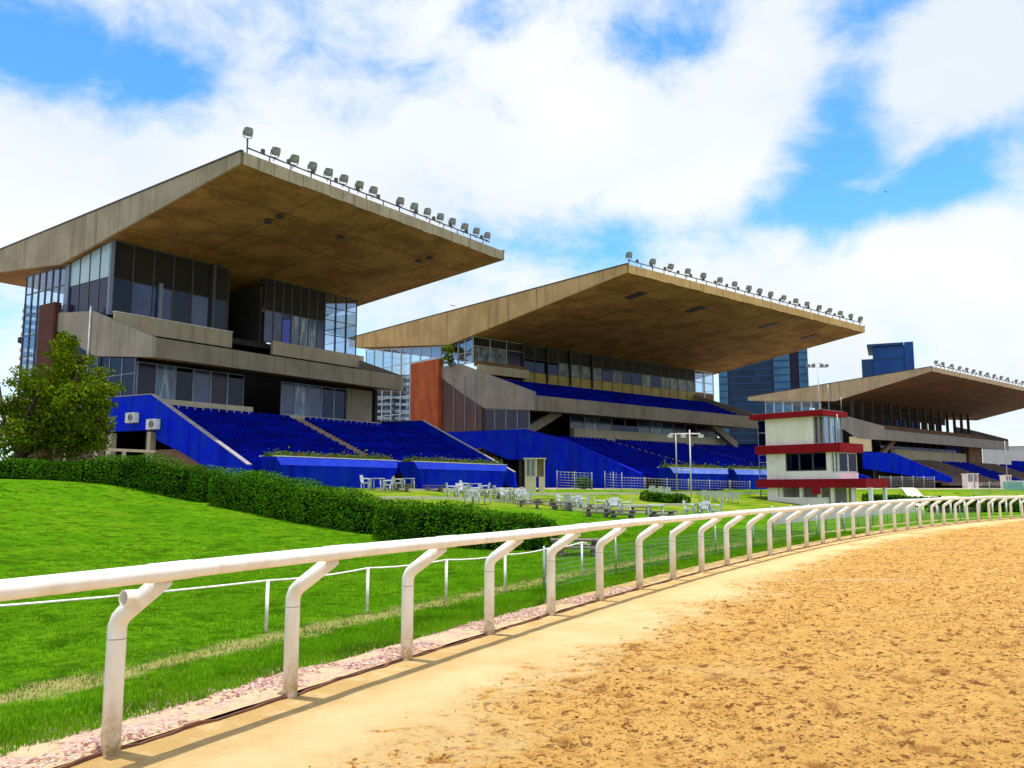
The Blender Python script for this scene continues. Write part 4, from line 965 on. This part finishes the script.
# small shrubs
def shrub(px,py,D,rad,label,n=900,mat='leaf_hedge',z=None,sz=.1):
    p=at_d(px,py,D); g0=height(p[0],p[1]) if z is None else z
    e=empty('shrub',(p[0],p[1],g0),0,label,'shrub'); PP=[]
    for k in range(7):
        PP.append(blob_leaves((random.gauss(0,rad[0]*.4),random.gauss(0,rad[0]*.3),rad[2]*.55+abs(random.gauss(0,rad[2]*.3))),(rad[0]*.5,rad[0]*.5,rad[2]*.42),n//7))
    V,F,r=leaves(np.concatenate(PP),sz); npmesh('foliage',V,F,mat,e,rnd=r)
    m_=MB()
    for k in range(5): a=k*1.26; m_.tube([(0,0,-.1),(math.cos(a)*rad[0]*.3,math.sin(a)*rad[0]*.3,rad[2]*.6)],[.04,.012],5)
    m_.build('stems','bark',e)
shrub(-2,462,40,(1.3,1,2.1),'bright green shrub at the left edge of the photo behind the hedge',1500)
q=world(S2,.5,27.3,16.1); m_=None

e=empty('shrub',world(S2,-.1,27.2,15.95),0,'dark green shrub growing out of the concrete ledge beside the orange brick fin','shrub')
PP=[blob_leaves((random.gauss(0,.35),random.gauss(0,.75),.2+random.random()*1.9),(.5,.5,.4),70) for k in range(16)]
V,F,r=leaves(np.concatenate(PP),.16); npmesh('foliage',V,F,'leaf_tree',e,rnd=r); m_=MB(); m_.tube([(0,0,-.2),(0,0,1.2)],[.06,.02],6); m_.build('stems','bark',e)
def lowhedge(x0,x1,y,D,h,label,w=1.0,mat='leaf_hedge'):
    hedge([(hd(x0,D),w,h),(hd((x0+x1)/2,D+.2),w,h),(hd(x1,D),w,h)],label,420,mat,.11)
lowhedge(575,593,487,74,1.0,'small dark hedge block before the fence of the middle stand')
lowhedge(640,690,487,66,.7,'thin low hedge on the bank left of the lamp gantry')
lowhedge(862,930,497,80,.7,'dark low hedge on the lawn behind the tower columns')
lowhedge(925,1060,505,58,1.0,'dark hedge behind the far rail at the right edge',1.4)
# ------------------------------------------------------------------ furniture on the terraces
def chair_mb():
    m_=MB(); m_.box(-.24,-.24,.40,.24,.22,.44); 
    for x in (-.22,.22):
        for y in (-.22,.2): m_.tube([(x*1.1,y*1.1,0),(x,y,.42)],.025,5)
        m_.tube([(x*1.12,-.22,.42),(x*1.12,-.22,.64),(x*1.12,.22,.66)],.028,5)
    m_.add([(-.25,.2,.44),(.25,.2,.44),(.23,.3,.86),(-.23,.3,.86),(-.25,.24,.44),(.25,.24,.44),(.23,.34,.86),(-.23,.34,.86)],[(0,1,2,3),(7,6,5,4),(0,4,5,1),(1,5,6,2),(2,6,7,3),(3,7,4,0)])
    return m_
def make_chair():
    e=empty('plastic_chair',(0,0,0)); m_=MB(); m_.box(-.25,-.25,.36,.25,.22,.44); m_.build('seat','white_plastic',e)
    for x in (-.22,.22):
        for y in (-.22,.2): m_=MB(); m_.tube([(x*1.1,y*1.1,0),(x,y,.358)],.04,5); m_.build('leg','white_plastic',e)
        m_=MB(); m_.tube([(x*1.12,-.22,.43),(x*1.12,-.22,.64),(x*1.12,.22,.66)],.042,5); m_.build('arm','white_plastic',e)
    m_=MB(); m_.add([(-.25,.225,.44),(.25,.225,.44),(.23,.3,.86),(-.23,.3,.86),(-.25,.265,.44),(.25,.265,.44),(.23,.34,.86),(-.23,.34,.86)],[(0,1,2,3),(7,6,5,4),(0,4,5,1),(1,5,6,2),(2,6,7,3),(3,7,4,0)]); m_.build('backrest','white_plastic',e)
    return e
def make_table():
    e=empty('plastic_table',(0,0,0)); m_=MB(); m_.vprism([(math.copysign(abs(math.cos(a))**.5,math.cos(a))*.42,math.copysign(abs(math.sin(a))**.5,math.sin(a))*.42) for a in np.linspace(0,2*math.pi,17)[:-1]],.70,.74); m_.build('table_top','white_plastic',e)
    for x in (-.34,.34):
        for y in (-.34,.34): m_=MB(); m_.tube([(x,y,0),(x*.9,y*.9,.698)],.045,5); m_.build('leg','white_plastic',e)
    return e
def make_bench():
    e=empty('stone_table',(0,0,0)); m_=MB(); m_.box(-.95,-.38,.50,.95,.38,.58); m_.build('table_top','stone_table',e)
    for x in (-.6,.6): m_=MB(); m_.box(x-.1,-.25,-.1,x+.1,.25,.498); m_.build('leg','stone_table',e)
    for y in (-.75,.75): 
        m_=MB(); m_.box(-.9,y-.16,.27,.9,y+.16,.33); b=m_.build('seat','stone_table',e)
        
        for x0 in (-.65,.5): m_=MB(); m_.box(x0,y-.1,-.1,x0+.15,y+.1,.268); m_.build('support','stone_table',b)
    return e
pc=make_chair(); pt=make_table(); pb=make_bench(); used={'c':False,'t':False,'b':False}
def put(kind,proto,x,y,z,rz,label,cat,group):
    kw=dict(location=(x,y,z),rotation_euler=(0,0,rz),label=label,category=cat,group=group)
    if kind=='b': kw['scale']=(.72,.72,.66)
    if not used[kind]:
        used[kind]=True
        for k,v in kw.items():
            if k in('location','rotation_euler','scale'): setattr(proto,k,v)
            else: proto[k]=v
    else: dup(proto,**kw)
sets=[(347,484,1,3,'before the left blue planter'),(377,496,1,2,'just above the middle hedge'),(408,485,1,1,'between the two blue planters'),(463,497,1,3,'above the nearest hedge'),(475,485,1,2,'before the right blue planter'),(482,502.5,1,1,'close above the nearest hedge top'),(516,496,1,3,'below the right end of the right planter'),(573,495,1,4,'below the small beige kiosk'),(613,504,1,3,'on the grass left of the lamp gantry'),(702,503,1,3,'beside the foot of the lamp gantry'),(508,488,1,2,'near the end of the near stand'),(655,512,1,0,'on the bright grass left of the tower')]
side=['left of','right of','behind','in front of']
for (x,y,nt,nc,wh) in sets:
    X,Y=hd(x,float(np.interp(y,[484,490,497,503,512],[57,54,50,45,40])))
    a0=random.uniform(-.5,.5)
    put('t',pt,X,Y,height(X,Y),a0,f'white plastic garden table {wh}','table','white plastic tables on the terraces')
    for k in range(nc):
        an=a0+[math.pi,0,math.pi/2,-math.pi/2][k]; cxx,cyy=X+.68*math.cos(an),Y+.68*math.sin(an)
        put('c',pc,cxx,cyy,height(cxx,cyy),an-math.pi/2,f'white chair {side[k]} the table {wh}','chair','white plastic chairs on the terraces')
for i,x in enumerate((652,659,667,703,711,719,728,735)):
    X,Y=hd(x,70); put('c',pc,X,Y,height(X,Y),random.uniform(-.4,.4)+math.pi,f'white chair in the row before the middle stand, {NUM[i]} from left','chair','white plastic chairs on the terraces')
for (x,y,wh) in ((400,494,'left of the white table above the middle hedge'),(529,504,'above the rounded end of the nearest hedge'),(562,503,'on the upper terrace below the kiosk'),(597,515,'on the mown grass, larger one in the middle of the lawn'),(622,516,'on the mown grass right beside its twin'),(662,514,'on the bright grass left of the tower, beside a white table'),(577,560,'low by the wire fence behind the rail'),(404,485,'in the gap between the blue planters'),(434,488,'between the gap table and the right blue planter'),(545,492,'below the beige kiosk, left of the white set'),(596,490,'before the framed gate panels'),(640,502,'left of the thin low hedge on the bank'),(492,492,'below the right blue planter, right of the white tables')):
    X,Y=hd(x,float(np.interp(y,[485,495,504,514,516,560],[57,52,46,42,41,22])))
    put('b',pb,X,Y,height(X,Y),random.uniform(-.3,.3),f'weathered stone picnic table {wh}','picnic table','stone picnic tables on the slope')
# kiosk
def kiosk(px0,px1,yt,D,label,body='beige_box'):
    a=hd(px0,D); b=hd(px1,D); W=b[0]-a[0]; z0=height(*a); H=at_d(px0,yt,D)[2]-z0
    e=empty('kiosk',(a[0],a[1],z0),0,label,'kiosk')
    m_=MB(); m_.box(0,0,-.3,W*.55,1.4,H*.42); m_.box(W*.7,0,-.3,W,1.4,H*.42); m_.build('wall',body,e)
    m_=MB(); m_.box(0,1.35,H*.42+.003,W,1.4,H-.08); m_.box(0,0,H*.42+.003,.08,1.34,H-.08); m_.box(W-.08,0,H*.42+.003,W,1.34,H-.08); m_.box(W*.52,0,H*.42+.003,W*.6,.08,H-.08); m_.build('frame',body,e)
    glaze(e,(.1,.04),(W*.5,.04),H*.42+.01,H-.1,2,[],['clear_glass'],frame='frame_light',fw=.06)
    m_=MB(); m_.box(-.1,-.1,H-.077,W+.1,1.5,H); m_.build('roof',body,e)
kiosk(525,545,458,66,'small beige glazed kiosk at the corner of the middle stand')
kiosk(968,979,473.5,118,'cream booth on the lawn before the farthest stand',body='cream_render')
kiosk(1006,1012,475,125,'narrow pinkish booth at the right edge before the farthest stand',body='cream_render')
# fences before the stands
def fence(p0,p1,h,label,solid=False,n=None,mesh=True):
    a,b=Vector((*p0,0)),Vector((*p1,0)); L=(b-a).length; n=n or max(2,int(L/2.2)); e=empty('fence',(a.x,a.y,height(a.x,a.y)),0,label,'fence'); o=Vector(e.location)
    def g(f,z): p=a.lerp(b,f); return (p.x-o.x,p.y-o.y,height(p.x,p.y)+z-o.z)
    for i in range(n+1):
        m_=MB(); m_.tube([g(i/n,-.2),g(i/n,h+.05)],.028,6); m_.build('post','far_grey',e)
    m_=MB()
    for z in ((.1,h*.5,h) if not mesh else np.arange(.08,h+.01,.22)): m_.tube([g(f,z) for f in np.linspace(0,1,n+1)],.012 if mesh and z<h-.1 else .022,4)
    if mesh:
        for f in np.linspace(0,1,int(L/.3)): m_.tube([g(f,.08),g(f,h)],.009,3)
    m_.build('mesh_panel','grey_metal',e)
fence(hd(557,70),hd(592,71),1.45,'white framed mesh gate panels left of the lamp gantry, by the small hedge',True)
fence(hd(605,71),hd(622,71),1.6,'single tall white framed mesh panel before the blue side wall',True)
fence(hd(622,71.5),hd(750,78),1.25,'long grey mesh fence along the foot of the middle stand')
fence(hd(880,112),hd(935,118),1.6,'grey mesh fence at the end of the far blue wall')
fence(hd(972,92),hd(1040,96),1.3,'grey mesh fence before the booths at the far right')
# beige bench rail in front of the near undercroft
e=empty('low_wall',(*hd(56,45),height(*hd(56,45))),0,'long low concrete rail behind the hedge beside the tree','wall'); x1=hd(152,50); dx=x1[0]-hd(56,45)[0]; dy=5
m_=MB(); V=[]
for f in (0,1):
    for (y,z) in ((0,1.55),(.3,1.55),(.3,1.7),(0,1.7)): V.append((dx*f,dy*f+y,z))
m_.add(V,[(0,1,2,3),(7,6,5,4),(0,4,5,1),(1,5,6,2),(2,6,7,3),(3,7,4,0)]); m_.build('beam','sill_concrete',e)
for f in (.05,.35,.65,.95): m_=MB(); m_.box(dx*f-.08,dy*f+.05,-.3,dx*f+.08,dy*f+.25,1.548); m_.build('post','sill_concrete',e)
# lamp gantry
p=hd(677,72); z0=height(*p); e=empty('lamp_gantry',(p[0],p[1],z0),0,'two pole gantry with a cross arm of lamps before the middle stand','lamp post')
H=at_d(677,434,72)[2]-z0; w=14/850*72
for x,m in ((0,'grey_metal'),(w,'white_edge')): m_=MB(); m_.tube([(x,0,-.3),(x,0,H+(.35 if x else 0))],.06,8); m_.build('pole',m,e)
m_=MB(); m_.tube([(-.5,0,H),(w+.9,0,H+.02)],.07,6); m_.tube([(0,0,H*.42),(w,0,H*.42)],.05,6); m_.build('cross_arm','white_edge',e)
for x in (-.5,.6,w+.9):
    m_=MB(); m_.box(x-.2,-.3,H-.32,x+.2,.05,H-.06); m_.build('lamp_head','white_plastic',e)
# tall masts
def mast(px,yt,yb,D,label,arms=True):
    p=hd(px,D); z0=height(*p); H=at_d(px,yt,D)[2]-z0; e=empty('light_mast',(p[0],p[1],z0),0,label,'light mast')
    m_=MB(); m_.tube([(0,0,-.3),(0,0,H)],[.12,.06],8); m_.build('pole','grey_metal',e)
    if arms:
        m_=MB(); m_.tube([(-1.3,0,H-.6),(1.3,0,H-.6)],.06,6); m_.tube([(-.7,0,H-.1),(.7,0,H-.1)],.05,6); m_.build('cross_arm','grey_metal',e)
        for x in (-1.3,1.3,-.6,.6): m_=MB(); m_.box(x-.22,-.2,H-.56,x+.22,.2,H-.2); m_.build('lamp_head','lamp_housing',e)
mast(823,363,0,120,'thin grey lamp mast rising behind the red and white tower')
mast(1008,441,0,150,'slim mast beside the far end of the farthest stand',False)
# teal board, paths, birds
e=empty('barrier',(*hd(1004,100),height(*hd(1004,100))),0,'low teal board barrier at the far right before the last seats','barrier')
for i in range(3): m_=MB(); m_.box(i*2.2,0,-.2,i*2.2+2.15,.08,.85); m_.build('board','teal_sheet',e)
m_=MB(); m_.tube([(0,0,.9),(6.6,0,.9)],.04,6); m_.build('top_rail','old_white',e)
def pathstrip(pxs,label_z=.03,w=1.6):
    m_=MB(); V=[];F=[]
    P=[Vector((*hd(x,D),0)) for x,D in pxs]
    Q=[]
    for i in range(len(P)-1):
        for f in np.linspace(0,1,14)[:-1 if i<len(P)-2 else None]: Q.append(P[i].lerp(P[i+1],f))
    for i,p in enumerate(Q):
        d=(Q[min(i+1,len(Q)-1)]-Q[max(i-1,0)]).normalized(); n_=Vector((-d.y,d.x,0))
        for k in (-1,1): c=p+n_*k*w/2; V.append((c.x,c.y,height(c.x,c.y)+.10))
    for i in range(len(Q)-1): F.append((2*i,2*i+1,2*i+3,2*i+2))
    m_.add(V,F); tag(m_.build('path','paving'),kind='structure')
pathstrip([(905,100),(930,72)]); pathstrip([(880,84),(960,88)],w=1.2)
for (px,py,D,lb) in ((886,192,90,'small dark bird in flight in the blue gap above the farthest stand'),(453,306,60,'small dark bird in flight above the middle roof slope')):
    p=at_d(px,py,D); e=empty('bird',p,.6,lb,'bird'); m_=MB()
    m_.add([(0,-.14,0),(.03,0,.02),(-.03,0,.02),(0,.16,0),(0,0,-.04)],[(0,1,2),(0,4,1),(0,2,4),(3,2,1),(3,1,4),(3,4,2)])
    m_.add([(0,-.05,.01),(.18,-.02,.07),(.34,.06,.02),(.16,.07,.05),(0,.06,.01)],[(0,1,2,3,4)]); m_.add([(0,-.05,.01),(-.18,-.02,.07),(-.34,.06,.02),(-.16,.07,.05),(0,.06,.01)],[(4,3,2,1,0)]); m_.build('body','bird_dark',e)
# ------------------------------------------------------------------ sky, sun, camera
SUN_EL=84.5; SDIR=Vector((.8,-.6,0)).normalized()
w=bpy.data.worlds.new('World'); SC.world=w; w.use_nodes=True; nt=w.node_tree; nn=nt.nodes; ll=nt.links
bg=nn['Background']; bg.inputs[1].default_value=.1
sky=nn.new('ShaderNodeTexSky'); sky.sky_type='NISHITA'; sky.sun_disc=False; sky.sun_elevation=math.radians(SUN_EL); sky.sun_rotation=math.atan2(SDIR.x,SDIR.y)
sky.air_density=1.0; sky.dust_density=.4; sky.ozone_density=2.5
def wm(op,a,b=None,c=None,clamp=False):
    q=nn.new('ShaderNodeMath'); q.operation=op; q.use_clamp=clamp
    for i,v in enumerate((a,b,c)):
        if v is None: continue
        if isinstance(v,(int,float)): q.inputs[i].default_value=v
        else: ll.new(v,q.inputs[i])
    return q.outputs[0]
tc=nn.new('ShaderNodeTexCoord').outputs['Generated']; sx=nn.new('ShaderNodeSeparateXYZ'); ll.new(tc,sx.inputs[0])
az=wm('ARCTAN2',sx.outputs[0],sx.outputs[1]); el=wm('ARCSINE',sx.outputs[2])
def azel(px,py):
    r=Vector(ray(px,py)).normalized(); return math.atan2(r.x,r.y),math.asin(r.z)
cmb=nn.new('ShaderNodeCombineXYZ'); ll.new(az,cmb.inputs[0]); ll.new(wm('MULTIPLY',el,1.5),cmb.inputs[1])
nz=nn.new('ShaderNodeTexNoise'); nz.inputs['Scale'].default_value=6.5; nz.inputs['Detail'].default_value=12; nz.inputs['Roughness'].default_value=.62; nz.inputs['Distortion'].default_value=.25; ll.new(cmb.outputs[0],nz.inputs['Vector'])
nz2=nn.new('ShaderNodeTexNoise'); nz2.inputs['Scale'].default_value=2.2; nz2.inputs['Detail'].default_value=5; ll.new(cmb.outputs[0],nz2.inputs['Vector'])
dens=wm('ADD',wm('MULTIPLY_ADD',wm('SUBTRACT',nz.outputs[0],.5),4.2,.72),wm('MULTIPLY_ADD',wm('SUBTRACT',nz2.outputs[0],.5),1.0,0))
def blob(px,py,rx,ry,amt,rot=0):
    global dens
    a0,e0=azel(px,py); da=wm('SUBTRACT',az,a0); de=wm('SUBTRACT',el,e0); c,s=math.cos(rot),math.sin(rot)
    x=wm('DIVIDE',wm('ADD',wm('MULTIPLY',da,c),wm('MULTIPLY',de,-s)),rx/850); y=wm('DIVIDE',wm('ADD',wm('MULTIPLY',da,s),wm('MULTIPLY',de,c)),ry/850)
    r2=wm('ADD',wm('MULTIPLY',x,x),wm('MULTIPLY',y,y)); g=wm('POWER',2.718,wm('MULTIPLY',r2,-1.0)); dens=wm('MULTIPLY_ADD',g,amt,dens)
# gaps
blob(60,55,125,44,-1.25,.1); blob(175,85,50,28,-.6); blob(665,38,62,36,-.8); blob(850,105,36,110,-.95,.25); blob(790,212,130,26,-1.25); blob(985,150,90,24,-1.2,-.25); blob(560,245,120,28,-1.15,.15); blob(880,5,70,20,-.7); blob(960,185,70,14,-.6); blob(505,25,30,18,-.3); blob(10,350,60,60,-.3)
# banks
blob(250,180,260,80,.7); blob(620,150,170,60,.75); blob(760,70,45,70,.7,.5); blob(950,80,80,50,1.0); blob(900,290,230,60,.9); blob(862,187,30,10,1.1); blob(60,180,120,60,.5); blob(560,300,120,22,.4); blob(560,60,60,50,.35)
mr=nn.new('ShaderNodeMapRange'); mr.interpolation_type='SMOOTHSTEP'; mr.inputs[1].default_value=-.45; mr.inputs[2].default_value=1.15; ll.new(dens,mr.inputs[0])
# clear sky colour saturated and multiplied by a cyan tint
hs=nn.new('ShaderNodeHueSaturation'); hs.inputs['Saturation'].default_value=1.25; ll.new(sky.outputs[0],hs.inputs['Color'])
sk2=nn.new('ShaderNodeMix'); sk2.data_type='RGBA'; sk2.blend_type='MULTIPLY'; sk2.inputs[0].default_value=1; ll.new(hs.outputs[0],sk2.inputs[6]); sk2.inputs[7].default_value=(1.75,2.35,2.35,1)
mc=nn.new('ShaderNodeMapRange'); mc.inputs[1].default_value=.38; mc.inputs[2].default_value=.62; ll.new(nz2.outputs[0],mc.inputs[0])
cc=nn.new('ShaderNodeMix'); cc.data_type='RGBA'; ll.new(mc.outputs[0],cc.inputs[0]); cc.inputs[6].default_value=(7.6,8.3,9.0,1); cc.inputs[7].default_value=(9.4,9.6,9.7,1)
mx=nn.new('ShaderNodeMix'); mx.data_type='RGBA'; ll.new(mr.outputs[0],mx.inputs[0]); ll.new(sk2.outputs[2],mx.inputs[6]); ll.new(cc.outputs[2],mx.inputs[7])
ll.new(mx.outputs[2],bg.inputs[0])
sl=bpy.data.lights.new('sun','SUN'); sl.energy=4.6; sl.angle=math.radians(.53); sl.color=(1,.96,.88); so=bpy.data.objects.new('sun',sl); COL.objects.link(so)
dv=Vector((SDIR.x*math.cos(math.radians(SUN_EL)),SDIR.y*math.cos(math.radians(SUN_EL)),math.sin(math.radians(SUN_EL)))); so.rotation_euler=dv.to_track_quat('Z','Y').to_euler(); so.location=(0,0,60)
cam=bpy.data.cameras.new('camera'); cam.sensor_width=36; cam.lens=36*FL/1024; cam.clip_end=9000; cam.clip_start=.05
co=bpy.data.objects.new('camera',cam); COL.objects.link(co); co.location=(0,0,EYE); co.rotation_euler=(math.pi/2+PITCH,0,0); SC.camera=co
SC.view_settings.view_transform='Standard'; SC.view_settings.look='None'; SC.view_settings.exposure=.12; SC.view_settings.gamma=1
SC.cycles.max_bounces=8; SC.cycles.transparent_max_bounces=24; SC.cycles.use_denoising=True
